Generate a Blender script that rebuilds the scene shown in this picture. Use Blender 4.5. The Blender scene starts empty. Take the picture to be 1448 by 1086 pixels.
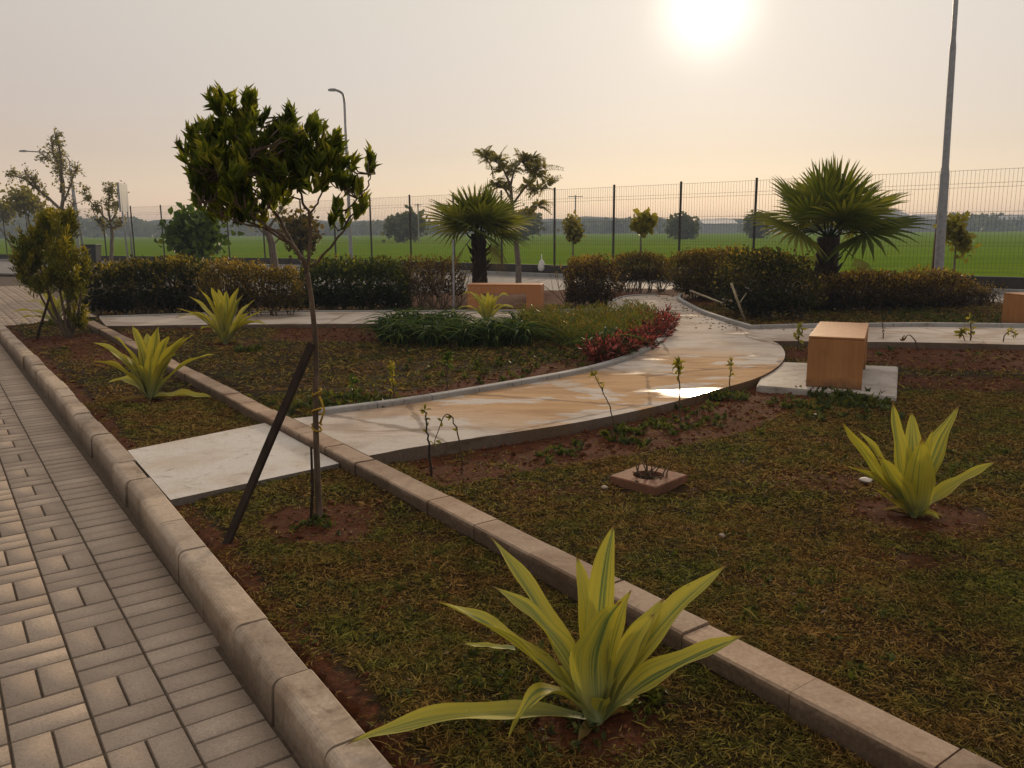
import bpy, math, random
import numpy as np
from mathutils import Vector

C = bpy.context.scene.collection
sc = bpy.context.scene
R = math.radians

# ------------------------------------------------------------------ camera
EYE = 1.5
PITCH = math.atan((543 - 327) / 1150.0)
ROLL = R(.4)
cam = bpy.data.cameras.new('camera')
cam.sensor_fit = 'HORIZONTAL'; cam.sensor_width = 36.0
cam.lens = 36.0 * 1150 / 1448
cam.clip_start = .05; cam.clip_end = 5000
camo = bpy.data.objects.new('camera', cam); C.objects.link(camo)
from mathutils import Matrix
camo.matrix_world = (Matrix.Translation((0, 0, EYE)) @ Matrix.Rotation(R(90) - PITCH, 4, 'X')
                     @ Matrix.Rotation(-ROLL, 4, 'Z'))
sc.camera = camo

# ------------------------------------------------------------------ sky, sun, exposure
SUN_EL, SUN_AZ = R(13.8), R(12.9)      # azimuth measured from +Y towards +X
SUN = Vector((math.sin(SUN_AZ) * math.cos(SUN_EL), math.cos(SUN_AZ) * math.cos(SUN_EL), math.sin(SUN_EL)))
sc.view_settings.view_transform = 'Standard'
sc.view_settings.look = 'None'
sc.view_settings.exposure = 0.0
sc.view_settings.gamma = 1.0
sc.cycles.max_bounces = 7
sc.cycles.diffuse_bounces = 3
sc.cycles.glossy_bounces = 3
sc.cycles.transmission_bounces = 4
sc.cycles.transparent_max_bounces = 8
sc.cycles.use_denoising = True
sc.cycles.sample_clamp_indirect = 6

world = bpy.data.worlds.new('World'); sc.world = world
world.use_nodes = True
nt = world.node_tree; nt.nodes.clear()
def wn(t, **k):
    n = nt.nodes.new(t)
    for a, b in k.items(): setattr(n, a, b)
    return n
def wl(a, b): nt.links.new(a, b)
out = wn('ShaderNodeOutputWorld')
sky = wn('ShaderNodeTexSky', sky_type='NISHITA', sun_disc=False, sun_elevation=SUN_EL, sun_rotation=SUN_AZ,
         dust_density=0.05, air_density=1.2, ozone_density=1.0)
bg1 = wn('ShaderNodeBackground'); bg1.inputs['Strength'].default_value = .05
wl(sky.outputs[0], bg1.inputs[0])
tc = wn('ShaderNodeTexCoord')
sep = wn('ShaderNodeSeparateXYZ'); wl(tc.outputs['Generated'], sep.inputs[0])
ramp = wn('ShaderNodeValToRGB')          # hazy morning air: colour by height above the horizon
wl(sep.outputs['Z'], ramp.inputs[0])
el = ramp.color_ramp.elements
el[0].position = 0.0; el[0].color = (.40, .235, .28, 1)
el[1].position = 1.0; el[1].color = (.80, .67, .54, 1)
for p, c in ((.09, (.325, .16, .155, 1)), (.24, (.45, .33, .235, 1)), (.45, (.52, .42, .34, 1)), (.7, (.72, .60, .49, 1))):
    e = el.new(p); e.color = c
dot = wn('ShaderNodeVectorMath', operation='DOT_PRODUCT'); dot.inputs[1].default_value = SUN
wl(tc.outputs['Generated'], dot.inputs[0])
ang = wn('ShaderNodeMath', operation='ARCCOSINE'); wl(dot.outputs['Value'], ang.inputs[0])
def glow(width, amp, col, prev):
    a = wn('ShaderNodeMath', operation='DIVIDE'); wl(ang.outputs[0], a.inputs[0]); a.inputs[1].default_value = R(width)
    b = wn('ShaderNodeMath', operation='POWER'); wl(a.outputs[0], b.inputs[0]); b.inputs[1].default_value = 2.0
    c = wn('ShaderNodeMath', operation='MULTIPLY'); wl(b.outputs[0], c.inputs[0]); c.inputs[1].default_value = -1
    d = wn('ShaderNodeMath', operation='EXPONENT'); wl(c.outputs[0], d.inputs[0])
    m = wn('ShaderNodeVectorMath', operation='SCALE'); m.inputs[0].default_value = [x * amp for x in col]
    wl(d.outputs[0], m.inputs['Scale'])
    s = wn('ShaderNodeVectorMath', operation='ADD'); wl(prev, s.inputs[0]); wl(m.outputs[0], s.inputs[1])
    return s.outputs[0]
back = wn('ShaderNodeMapRange'); back.interpolation_type = 'SMOOTHSTEP'; wl(dot.outputs['Value'], back.inputs[0])
for k_, v_ in ((1, -.5), (2, .6), (3, .72), (4, 1.0)): back.inputs[k_].default_value = v_
dim = wn('ShaderNodeVectorMath', operation='SCALE'); wl(ramp.outputs[0], dim.inputs[0]); wl(back.outputs[0], dim.inputs['Scale'])
o = glow(2.5, .7, (1, .97, .85), dim.outputs[0])
o = glow(33.0, .17, (1, .74, .44), o)
o = glow(9.0, .06, (1, .95, .85), o)
bg2 = wn('ShaderNodeBackground'); bg2.inputs['Strength'].default_value = 1.0
wl(o, bg2.inputs[0])
add = wn('ShaderNodeAddShader'); wl(bg1.outputs[0], add.inputs[0]); wl(bg2.outputs[0], add.inputs[1])
wl(add.outputs[0], out.inputs['Surface'])

sl = bpy.data.lights.new('sun', 'SUN'); sl.energy = 2.0; sl.angle = R(6); sl.color = (1, .76, .50)
so = bpy.data.objects.new('sun', sl); C.objects.link(so)
so.rotation_euler = SUN.to_track_quat('Z', 'Y').to_euler(); so.location = (4, 12, 20)

# ------------------------------------------------------------------ measuring: where a sight line of the photo meets a level or a depth
def ray(px, py):
    a = (px - 724) / 1150.0; b = (543 - py) / 1150.0
    c, s = math.cos(ROLL), math.sin(ROLL)
    a, b = a * c + b * s, -a * s + b * c
    return a, math.cos(PITCH) + b * math.sin(PITCH), b * math.cos(PITCH) - math.sin(PITCH)
def P(px, py, z=0.):
    a, f, u = ray(px, py); t = (z - EYE) / u
    return (a * t, f * t, z)
def D(px, py, Y):
    a, f, u = ray(px, py); t = Y / f
    return (a * t, Y, EYE + u * t)
def XY(px, Y): return D(px, 400, Y)[0]

# ------------------------------------------------------------------ tagging
def tag(o, label=None, cat=None, group=None, kind=None):
    if label: o['label'] = label
    if cat: o['category'] = cat
    if group: o['group'] = group
    if kind: o['kind'] = kind
    return o
def thing(name, loc, label, cat, group=None):
    o = bpy.data.objects.new(name, None); C.objects.link(o)
    o.location = loc; o.empty_display_size = .1
    return tag(o, label, cat, group)
def attach(o, parent):
    o.parent = parent
    if parent is not None:
        o.matrix_parent_inverse = Matrix.Translation(-Vector(world_loc(parent)))
def world_loc(o):
    l = Vector(o.location)
    return l if o.parent is None else l      # parts keep world coordinates in their mesh, so their own location is zero
def link(name, me, mat, parent=None, smooth=False):
    o = bpy.data.objects.new(name, me); C.objects.link(o)
    if mat: me.materials.append(mat)
    if parent is not None:
        # mesh data is written in world coordinates: shift it into the root's space
        root = parent
        while root.parent is not None: root = root.parent
        off = np.array(root.location)
        n = len(me.vertices); co = np.empty(n * 3); me.vertices.foreach_get('co', co)
        co = (co.reshape(-1, 3) - off).ravel(); me.vertices.foreach_set('co', co); me.update()
        o.parent = parent
    if smooth: me.polygons.foreach_set('use_smooth', [True] * len(me.polygons))
    return o

# ------------------------------------------------------------------ mesh helpers
class MB:
    def __init__(s): s.v = []; s.f = []; s.uv = None
    def add(s, v, f):
        k = len(s.v); s.v += [tuple(x) for x in v]; s.f += [tuple(i + k for i in q) for q in f]
    def box(s, c, size, rz=0., bev=0.):
        hx, hy, hz = [q / 2 for q in size]; ca, sa = math.cos(rz), math.sin(rz)
        b = min(bev, hx * .9, hy * .9, hz * .9)
        def T(x, y, z): return (c[0] + x * ca - y * sa, c[1] + x * sa + y * ca, c[2] + z)
        if b <= 0:
            v = [T(x, y, z) for z in (-hz, hz) for x, y in ((-hx, -hy), (hx, -hy), (hx, hy), (-hx, hy))]
            s.add(v, [(3, 2, 1, 0), (4, 5, 6, 7)] + [(i, (i + 1) % 4, 4 + (i + 1) % 4, 4 + i) for i in range(4)])
            return
        def ring(ix, z): # octagon-ish ring
            x, y = hx - ix, hy - ix
            e = max(b - ix, 0.0) * .6 + 1e-4
            return [T(*p, z) for p in ((-x + e, -y), (x - e, -y), (x, -y + e), (x, y - e), (x - e, y), (-x + e, y), (-x, y - e), (-x, -y + e))]
        R_ = [ring(b, -hz), ring(0, -hz + b), ring(0, hz - b), ring(b * .35, hz - b * .35), ring(b, hz)]
        v = [p for r in R_ for p in r]; f = [tuple(range(7, -1, -1)), tuple(range(32, 40))]
        for k in range(4):
            for i in range(8):
                j = (i + 1) % 8; f.append((k * 8 + i, k * 8 + j, k * 8 + 8 + j, k * 8 + 8 + i))
        s.add(v, f)
    def tube(s, pts, rad, n=8, cap=True):
        pts = [Vector(p) for p in pts]; m = len(pts)
        if not hasattr(rad, '__len__'): rad = [rad] * m
        ref = Vector((0, 0, 1)); v = []
        t0 = (pts[-1] - pts[0]).normalized()
        if abs(t0.z) > .9: ref = Vector((1, 0, 0))
        for i, p in enumerate(pts):
            t = (pts[min(i + 1, m - 1)] - pts[max(i - 1, 0)]).normalized()
            a = t.cross(ref).normalized(); b = t.cross(a)
            for k in range(n):
                an = 2 * math.pi * k / n
                v.append(p + (a * math.cos(an) + b * math.sin(an)) * rad[i])
        f = [(i * n + k, i * n + (k + 1) % n, (i + 1) * n + (k + 1) % n, (i + 1) * n + k) for i in range(m - 1) for k in range(n)]
        if cap: f += [tuple(range(n - 1, -1, -1)), tuple(range((m - 1) * n, m * n))]
        s.add(v, f)
    def sweep(s, line, prof, closed=False):
        """prof: list of (offset to the right of travel, z); line: list of (x, y)"""
        L = [Vector((p[0], p[1])) for p in line]; m = len(L); n = len(prof); v = []
        for i, p in enumerate(L):
            a = L[i - 1] if (i > 0 or closed) else L[i]; b = L[(i + 1) % m] if (i < m - 1 or closed) else L[i]
            t = (b - a).normalized(); r = Vector((t.y, -t.x))
            for q, z in prof: v.append((p.x + r.x * q, p.y + r.y * q, z))
        f = []
        for i in range(m if closed else m - 1):
            j = (i + 1) % m
            for k in range(n): f.append((i * n + k, j * n + k, j * n + (k + 1) % n, i * n + (k + 1) % n))
        if not closed: f += [tuple(range(n)), tuple(range(m * n - 1, (m - 1) * n - 1, -1))]
        s.add(v, f)
    def build(s, name, mat, parent=None, smooth=False):
        me = bpy.data.meshes.new(name); me.from_pydata(s.v, [], s.f); me.update()
        return link(name, me, mat, parent, smooth)

def np_mesh(name, V, F, mat, parent=None, var=None, uv=None, smooth=False):
    """V (n,3), F (m,k) uniform faces"""
    V = np.asarray(V, dtype=np.float32); F = np.asarray(F, dtype=np.int32); m, k = F.shape
    me = bpy.data.meshes.new(name)
    me.vertices.add(len(V)); me.vertices.foreach_set('co', V.ravel())
    me.loops.add(m * k); me.loops.foreach_set('vertex_index', F.ravel())
    me.polygons.add(m); me.polygons.foreach_set('loop_start', np.arange(0, m * k, k, dtype=np.int32))
    me.update(calc_edges=True)
    if var is not None:
        a = me.attributes.new('var', 'FLOAT', 'POINT'); a.data.foreach_set('value', np.asarray(var, dtype=np.float32))
    if uv is not None:
        u = me.uv_layers.new(name='UVMap'); u.data.foreach_set('uv', np.asarray(uv, dtype=np.float32)[F.ravel()].ravel())
    return link(name, me, mat, parent, smooth)

def nrm(a): return a / np.maximum(np.linalg.norm(a, axis=-1, keepdims=True), 1e-9)
def frames(d, rng, roll=None):
    d = nrm(d); n = len(d)
    ref = np.tile([0., 0., 1.], (n, 1)); ref[np.abs(d[:, 2]) > .95] = (1, 0, 0)
    a = nrm(np.cross(d, ref)); b = np.cross(a, d)
    ro = rng.uniform(-math.pi, math.pi, n) if roll is None else roll
    c, s = np.cos(ro)[:, None], np.sin(ro)[:, None]
    return d, a * c + b * s, -a * s + b * c
LANCE_V = np.array([(0, 0, 0), (.3, -.8, .10), (.62, -1, .10), (1, 0, -.25), (.62, 1, .10), (.3, .8, .10), (.3, 0, 0), (.62, 0, -.05)])
LANCE_F = np.array([(0, 1, 6), (1, 2, 7), (1, 7, 6), (2, 3, 7), (7, 3, 4), (6, 7, 4), (6, 4, 5), (0, 6, 5)])
DIA_V = np.array([(0, 0, 0), (.5, -1, .1), (1, 0, -.1), (.5, 1, .1)]); DIA_F = np.array([(0, 1, 2), (0, 2, 3)])
BLADE_V = np.array([(0, -1, 0), (0, 1, 0), (.5, -.8, .0), (.5, .8, .0), (1, 0, 0)]); BLADE_F = np.array([(0, 1, 3), (0, 3, 2), (2, 3, 4)])
def leaves(name, pos, d, length, width, mat, parent=None, rng=None, tmpl='dia', var=None, roll=None, bend=None):
    """pos (n,3) foot, d direction, length, half-width"""
    TV, TF = dict(dia=(DIA_V, DIA_F), lance=(LANCE_V, LANCE_F), blade=(BLADE_V, BLADE_F))[tmpl]
    n = len(pos); length = np.broadcast_to(length, n)[:, None, None]; width = np.broadcast_to(width, n)[:, None, None]
    x, y, z = frames(np.asarray(d, float), rng, roll)
    V = (pos[:, None, :] + x[:, None, :] * (TV[None, :, 0:1] * length) + y[:, None, :] * (TV[None, :, 1:2] * width)
         + z[:, None, :] * (TV[None, :, 2:3] * length))
    if bend is not None: V = V + bend[:, None, :] * (TV[None, :, 0:1] ** 2)
    k = len(TV)
    F = (TF[None] + (np.arange(n) * k)[:, None, None]).reshape(-1, 3)
    if var is None: var = rng.random(n)
    return np_mesh(name, V.reshape(-1, 3), F, mat, parent, np.repeat(var, k))
def sticks_np(p0, p1, r0, r1, n=3):
    p0 = np.asarray(p0, float); p1 = np.asarray(p1, float); m = len(p0)
    r0 = np.broadcast_to(r0, m)[:, None, None]; r1 = np.broadcast_to(r1, m)[:, None, None]
    d, a, b = frames(p1 - p0, None, np.zeros(m))
    an = np.arange(n) * 2 * math.pi / n
    ring = a[:, None, :] * np.cos(an)[None, :, None] + b[:, None, :] * np.sin(an)[None, :, None]
    V = np.concatenate([p0[:, None] + ring * r0, p1[:, None] + ring * r1], 1)
    F = np.array([(i, (i + 1) % n, n + (i + 1) % n, n + i) for i in range(n)])
    F = (F[None] + (np.arange(m) * 2 * n)[:, None, None]).reshape(-1, 4)
    return V.reshape(-1, 3), F
def sticks(name, p0, p1, r0, r1, mat, parent=None, n=3, smooth=True):
    V, F = sticks_np(p0, p1, r0, r1, n); return np_mesh(name, V, F, mat, parent, smooth=smooth)

def rnd_dir(rng, n, up=0.0, spread=1.0):
    v = nrm(rng.normal(size=(n, 3))) * spread; v[:, 2] += up; return nrm(v)

# value noise for the ground
_rg = np.random.default_rng(5); _T = _rg.random((256, 256))
def vnoise(x, y):
    xi = np.floor(x).astype(int); yi = np.floor(y).astype(int); fx = x - xi; fy = y - yi
    fx = fx * fx * (3 - 2 * fx); fy = fy * fy * (3 - 2 * fy)
    g = lambda a, b: _T[a & 255, b & 255]
    return (g(xi, yi) * (1 - fx) + g(xi + 1, yi) * fx) * (1 - fy) + (g(xi, yi + 1) * (1 - fx) + g(xi + 1, yi + 1) * fx) * fy
def fbm(x, y, o=4):
    t = 0; a = .5
    for i in range(o): t = t + a * vnoise(x + 17 * i, y + 31 * i); x = x * 2.03; y = y * 2.03; a *= .5
    return t
def inpoly(x, y, poly):
    ins = np.zeros(x.shape, bool); n = len(poly)
    for i in range(n):
        x0, y0 = poly[i][:2]; x1, y1 = poly[(i + 1) % n][:2]
        if y0 == y1: continue
        c = ((y0 > y) != (y1 > y)) & (x < (x1 - x0) * (y - y0) / (y1 - y0) + x0); ins ^= c
    return ins
def spline(pts, per=8, closed=False):
    p = [np.array(q, float) for q in pts]; n = len(p); o = []
    for i in range(n if closed else n - 1):
        a, b, c, d = (p[(i - 1) % n] if (closed or i > 0) else p[0]), p[i], p[(i + 1) % n], (p[(i + 2) % n] if (closed or i < n - 2) else p[-1])
        for k in range(per):
            t = k / per
            o.append(.5 * ((2 * b) + (-a + c) * t + (2 * a - 5 * b + 4 * c - d) * t * t + (-a + 3 * b - 3 * c + d) * t ** 3))
    if not closed: o.append(p[-1])
    return o

# ------------------------------------------------------------------ materials
class NT:
    def __init__(s, name):
        s.m = bpy.data.materials.new(name); s.m.use_nodes = True; s.t = s.m.node_tree; s.t.nodes.clear()
        s.out = s.n('ShaderNodeOutputMaterial')
    def n(s, t, **k):
        x = s.t.nodes.new(t)
        for a, b in k.items(): setattr(x, a, b)
        return x
    def l(s, a, b): s.t.links.new(a, b)
    def val(s, sock, v):
        if hasattr(v, 'is_output'): s.l(v, sock)
        else: sock.default_value = v if not (isinstance(v, tuple) and len(v) == 3 and len(getattr(sock, 'default_value', (0,) * 3)) == 4) else (*v, 1)
    def coord(s, kind='Object'): return s.n('ShaderNodeTexCoord').outputs[kind]
    def mapping(s, v, scale=(1, 1, 1), rot=(0, 0, 0), loc=(0, 0, 0)):
        m = s.n('ShaderNodeMapping'); s.l(v, m.inputs[0]); m.inputs['Scale'].default_value = scale
        m.inputs['Rotation'].default_value = rot; m.inputs['Location'].default_value = loc; return m.outputs[0]
    def noise(s, v, scale, detail=4, rough=.55, dist=0.):
        x = s.n('ShaderNodeTexNoise'); s.l(v, x.inputs['Vector']); x.inputs['Scale'].default_value = scale
        x.inputs['Detail'].default_value = detail; x.inputs['Roughness'].default_value = rough; x.inputs['Distortion'].default_value = dist
        return x.outputs['Fac']
    def vor(s, v, scale, feature='F1', out='Distance'):
        x = s.n('ShaderNodeTexVoronoi', feature=feature); s.l(v, x.inputs['Vector']); x.inputs['Scale'].default_value = scale; return x.outputs[out]
    def ramp(s, f, stops, interp='LINEAR'):
        x = s.n('ShaderNodeValToRGB'); s.val(x.inputs[0], f); e = x.color_ramp.elements; x.color_ramp.interpolation = interp
        while len(e) < len(stops): e.new(.5)
        for i, (p, c) in enumerate(stops):
            e[i].position = p; e[i].color = (c, c, c, 1) if not hasattr(c, '__len__') else (*c, 1)
        return x.outputs[0]
    def mix(s, f, a, b, mode='MIX'):
        x = s.n('ShaderNodeMix', data_type='RGBA', blend_type=mode); s.val(x.inputs['Factor'], f)
        s.val(x.inputs[6], a); s.val(x.inputs[7], b); return x.outputs[2]
    def math(s, op, a, b=0., clamp=False):
        x = s.n('ShaderNodeMath', operation=op, use_clamp=clamp); s.val(x.inputs[0], a); s.val(x.inputs[1], b); return x.outputs[0]
    def attr(s, name, out='Fac'):
        x = s.n('ShaderNodeAttribute', attribute_name=name); return x.outputs[out]
    def bump(s, h, strength=.4, dist=.01):
        x = s.n('ShaderNodeBump'); s.l(h, x.inputs['Height']); x.inputs['Strength'].default_value = strength; x.inputs['Distance'].default_value = dist
        return x.outputs[0]
    def bsdf(s, col, rough=.7, spec=.3, normal=None, metal=0.):
        b = s.n('ShaderNodeBsdfPrincipled'); s.val(b.inputs['Base Color'], col); s.val(b.inputs['Roughness'], rough)
        s.val(b.inputs['Specular IOR Level'], spec); s.val(b.inputs['Metallic'], metal)
        if normal is not None: s.l(normal, b.inputs['Normal'])
        return b.outputs[0]
    def done(s, shader): s.l(shader, s.out.inputs['Surface']); return s.m

def leaf_mat(name, stops, trans=.38, tint=(1.25, 1.15, .55), rough=.5, spec=.25, nscale=None):
    s = NT(name); v = s.attr('var')
    if nscale:
        v = s.math('ADD', s.math('MULTIPLY', v, .5), s.math('MULTIPLY', s.noise(s.coord(), nscale, 3), .5))
    c = s.ramp(v, stops)
    a = s.bsdf(c, rough, spec)
    t = s.n('ShaderNodeBsdfTranslucent'); s.l(s.mix(1.0, c, tint, 'MULTIPLY'), t.inputs[0])
    m = s.n('ShaderNodeMixShader'); m.inputs[0].default_value = trans; s.l(a, m.inputs[1]); s.l(t.outputs[0], m.inputs[2])
    return s.done(m.outputs[0])
def plain(name, col, rough=.7, spec=.3, nscale=20, amt=.35, metal=0., bump=.2, bd=.004):
    s = NT(name); v = s.coord(); n = s.noise(v, nscale, 5, .6)
    c = s.mix(s.ramp(n, [(.3, 0), (.75, 1)]), tuple(x * (1 - amt) for x in col), tuple(min(1, x * (1 + amt * .6)) for x in col))
    return s.done(s.bsdf(c, rough, spec, s.bump(n, bump, bd), metal))
M = {}
def bark(name, a, b, sc_=30):
    s = NT(name); v = s.mapping(s.coord(), (1, 1, .25)); n = s.noise(v, sc_, 5, .65)
    return s.done(s.bsdf(s.ramp(n, [(.3, a), (.7, b)]), .85, .2, s.bump(n, .5, .006)))
M['bark'] = bark('bark', (.05, .035, .025), (.16, .115, .08))
M['bark_grey'] = bark('bark_grey', (.07, .055, .045), (.22, .18, .14))
M['palm_bark'] = bark('palm_bark', (.012, .008, .006), (.05, .032, .022), 14)
M['twig'] = plain('twig', (.09, .06, .035), .85)
M['twig_pale'] = plain('twig_pale', (.20, .15, .09), .85)
M['stake'] = bark('stake_wood', (.016, .011, .009), (.045, .03, .022), 18)
M['bamboo'] = plain('bamboo', (.35, .29, .18), .6)

# ground: soil and low moss
s = NT('ground_soil'); v = s.coord()
n1 = s.noise(v, 2.2, 6, .6); n2 = s.noise(v, 38, 5, .7); n3 = s.noise(v, 9, 5, .6)
soil = s.ramp(n2, [(.25, (.040, .012, .005)), (.5, (.085, .026, .008)), (.75, (.16, .052, .017))])
soil = s.mix(s.ramp(n3, [(.35, 0), (.7, .6)]), soil, (.055, .026, .016))
moss = s.ramp(n2, [(.25, (.007, .006, .002)), (.5, (.020, .015, .005)), (.78, (.055, .036, .012))])
moss = s.mix(s.ramp(n1, [(.42, 0), (.62, .75)]), moss, s.ramp(n2, [(.3, (.018, .009, .004)), (.7, (.075, .036, .014))]))
f = s.math('ADD', s.attr('soil'), s.math('MULTIPLY', s.math('SUBTRACT', n3, .5), .7), True)
col = s.mix(s.ramp(f, [(.35, 0), (.6, 1)]), moss, soil)
h = s.math('ADD', n2, s.math('MULTIPLY', n3, .8))
M['ground'] = s.done(s.bsdf(col, .95, .1, s.bump(h, .9, .02)))

# lawn blades
s = NT('lawn_blades'); v = s.coord()
n1 = s.noise(v, 1.1, 5, .65); n2 = s.noise(v, 5.5, 4, .6); va = s.attr('var')
green = s.ramp(va, [(0, (.022, .030, .006)), (.5, (.10, .108, .016)), (1, (.30, .285, .05))])
brown = s.ramp(va, [(0, (.040, .022, .006)), (.5, (.18, .10, .024)), (1, (.42, .26, .075))])
f = s.ramp(s.math('ADD', s.math('MULTIPLY', n1, .55), s.math('MULTIPLY', n2, .45)), [(.39, 0), (.57, 1)])
c = s.mix(f, green, brown)
a = s.bsdf(c, .75, .12); t = s.n('ShaderNodeBsdfTranslucent'); s.l(c, t.inputs[0])
m = s.n('ShaderNodeMixShader'); m.inputs[0].default_value = .3; s.l(a, m.inputs[1]); s.l(t.outputs[0], m.inputs[2])
M['lawn'] = s.done(m.outputs[0])

# pavers
s = NT('walkway_pavers'); v = s.coord()
n = s.noise(v, 120, 4, .7); n2 = s.noise(v, 3.0, 5, .6); pit = s.vor(v, 70)
c = s.ramp(s.attr('var'), [(0, (.38, .31, .25)), (.5, (.47, .385, .305)), (1, (.55, .455, .365))])
c = s.mix(s.ramp(n, [(.3, .6), (.7, 0)]), c, (.20, .165, .135))
c = s.mix(s.ramp(n2, [(.35, .35), (.62, 0)]), c, (.22, .185, .155))
geo = s.n('ShaderNodeNewGeometry'); gs = s.n('ShaderNodeSeparateXYZ'); s.l(geo.outputs['True Normal'], gs.inputs[0])
c = s.mix(s.ramp(gs.outputs[2], [(.5, .55), (.8, 0)]), c, (.10, .074, .055))
c = s.mix(s.ramp(pit, [(.06, .7), (.16, 0)]), c, (.05, .04, .035))
h = s.math('ADD', s.math('MULTIPLY', n, .6), s.ramp(pit, [(.05, 0), (.2, .5)]))
M['paver'] = s.done(s.bsdf(c, 1.0, .02, s.bump(h, .5, .003)))
M['joint'] = plain('joint_sand', (.11, .085, .062), .95, .1, 60)

def concrete(name, lo, hi, stain, rough=.75, sc1=2.5, streak=None, stain_amt=.8, dirt_shade=None, blocks=False):
    s = NT(name); v = s.coord()
    n = s.noise(v, sc1, 6, .65, .4); n2 = s.noise(v, 60, 4, .7); n3 = s.noise(v, 9, 5, .7, .8); pit = s.vor(v, 55)
    c = s.ramp(n2, [(.3, lo), (.7, hi)])
    c = s.mix(s.ramp(n, [(.45, 0), (.66, stain_amt)]), c, stain)
    c = s.mix(s.ramp(n3, [(.56, 0), (.72, .6)]), c, tuple(q * .35 for q in stain))
    c = s.mix(s.ramp(pit, [(.04, .6), (.12, 0)]), c, (.05, .04, .03))
    if blocks: c = s.mix(1.0, c, s.ramp(s.attr('var'), [(0, (.74, .72, .70)), (.5, (.94, .92, .90)), (1, (1.08, 1.02, .94))]), 'MULTIPLY')
    if dirt_shade:
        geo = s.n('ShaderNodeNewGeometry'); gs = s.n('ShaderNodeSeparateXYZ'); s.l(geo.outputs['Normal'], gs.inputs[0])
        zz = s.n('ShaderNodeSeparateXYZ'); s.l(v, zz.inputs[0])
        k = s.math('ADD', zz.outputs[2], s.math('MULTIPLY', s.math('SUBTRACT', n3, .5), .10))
        k = s.math('MULTIPLY', s.ramp(gs.outputs[2], [(.3, 1), (.6, 0)]), s.ramp(s.math('ADD', k, .5), [(.5 + dirt_shade[0], 1), (.5 + dirt_shade[1], 0)]))
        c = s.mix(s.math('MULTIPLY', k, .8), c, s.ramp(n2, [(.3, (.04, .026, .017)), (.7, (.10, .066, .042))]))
    h = s.math('ADD', n2, s.math('MULTIPLY', n3, .6))
    return s.done(s.bsdf(c, rough, .15, s.bump(h, .45, .004)))
M['kerb'] = concrete('kerb_concrete', (.38, .315, .25), (.54, .455, .365), (.20, .14, .09), stain_amt=.75, dirt_shade=(-.10, .03), blocks=True)  # kerb face darkened: grime bands plus shade of its sunless side, painted in
M['strip'] = concrete('edging_concrete', (.30, .225, .165), (.43, .33, .25), (.20, .125, .075), stain_amt=.75, dirt_shade=(.035, .075), blocks=True)
M['grey_kerb'] = concrete('grey_edging', (.26, .26, .255), (.36, .36, .35), (.20, .18, .16), stain_amt=.5)
M['slab'] = concrete('slab_concrete', (.50, .47, .43), (.62, .59, .54), (.42, .32, .22), stain_amt=.5, dirt_shade=(.1, .2))
M['pad'] = concrete('pad_concrete', (.36, .33, .30), (.46, .43, .39), (.22, .18, .15), stain_amt=.7)
M['dark_wall'] = concrete('dark_wall', (.035, .032, .03), (.07, .062, .055), (.03, .025, .02))
M['road'] = concrete('road_surface', (.20, .185, .17), (.27, .25, .23), (.16, .14, .12), stain_amt=.5)

# concrete path with washed-out sand and wet patches
s = NT('path_concrete'); v = s.coord()
sep_ = s.n('ShaderNodeSeparateXYZ'); s.l(v, sep_.inputs[0])
n = s.noise(s.mapping(v, (1.0, 1.7, 1)), .85, 6, .6, .6); n2 = s.noise(v, 55, 4, .7)
st = s.noise(s.mapping(v, (.55, 3.4, 1), (0, 0, R(-8))), 1.6, 6, .7, .5); pud = s.noise(s.mapping(v, (.8, 1.5, 1), loc=(3.1, 7.7, 0)), 1.1, 5, .55, .5)
c = s.ramp(n2, [(.3, (.47, .425, .375)), (.7, (.57, .52, .465))])
sand = s.ramp(st, [(.3, (.33, .19, .085)), (.5, (.46, .285, .14)), (.65, (.53, .345, .19))])
sandm = s.ramp(s.math('ADD', n, s.math('MULTIPLY', s.math('SUBTRACT', st, .5), .25)), [(.44, 0), (.475, 1)])
dsx = s.math('SUBTRACT', sep_.outputs[0], .9); dsy = s.math('SUBTRACT', sep_.outputs[1], 7.9)
sd = s.math('ADD', s.math('MULTIPLY', s.math('POWER', dsx, 2.0), .10), s.math('MULTIPLY', s.math('POWER', dsy, 2.0), .16))
sandm = s.math('MULTIPLY', sandm, s.ramp(sd, [(.35, 1), (1.0, .12)]))
c = s.mix(s.math('MULTIPLY', sandm, .9), c, sand)
c = s.mix(s.ramp(st, [(.57, 0), (.68, .6)]), c, (.17, .105, .06))
fs = s.noise(s.mapping(v, (1.2, 14, 1), (0, 0, R(-10))), 3.0, 5, .7, .3); c = s.mix(s.ramp(fs, [(.55, 0), (.72, .4)]), c, (.16, .11, .07))
grit = s.vor(v, 42); c = s.mix(s.ramp(grit, [(.05, .75), (.13, 0)]), c, (.07, .05, .035))
crk = s.vor(s.mapping(v, (1, 1, 1), loc=(.3, .1, 0)), .55, 'DISTANCE_TO_EDGE'); crk2 = s.math('ADD', crk, s.math('MULTIPLY', s.math('SUBTRACT', s.noise(v, 5, 4), .5), .05))
c = s.mix(s.ramp(crk2, [(.004, .55), (.012, 0)]), c, (.12, .09, .065))
dx = s.math('SUBTRACT', sep_.outputs[0], 1.72); dy = s.math('SUBTRACT', sep_.outputs[1], 7.15)
dd = s.math('ADD', s.math('MULTIPLY', s.math('POWER', dx, 2.0), .8), s.math('MULTIPLY', s.math('POWER', dy, 2.0), 5.0))
near = s.ramp(s.math('ADD', dd, s.math('MULTIPLY', s.math('SUBTRACT', st, .5), 1.1)), [(0, .33), (.42, 0)])
wet = s.ramp(s.math('ADD', pud, near), [(.58, 0), (.80, 1)])
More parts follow.
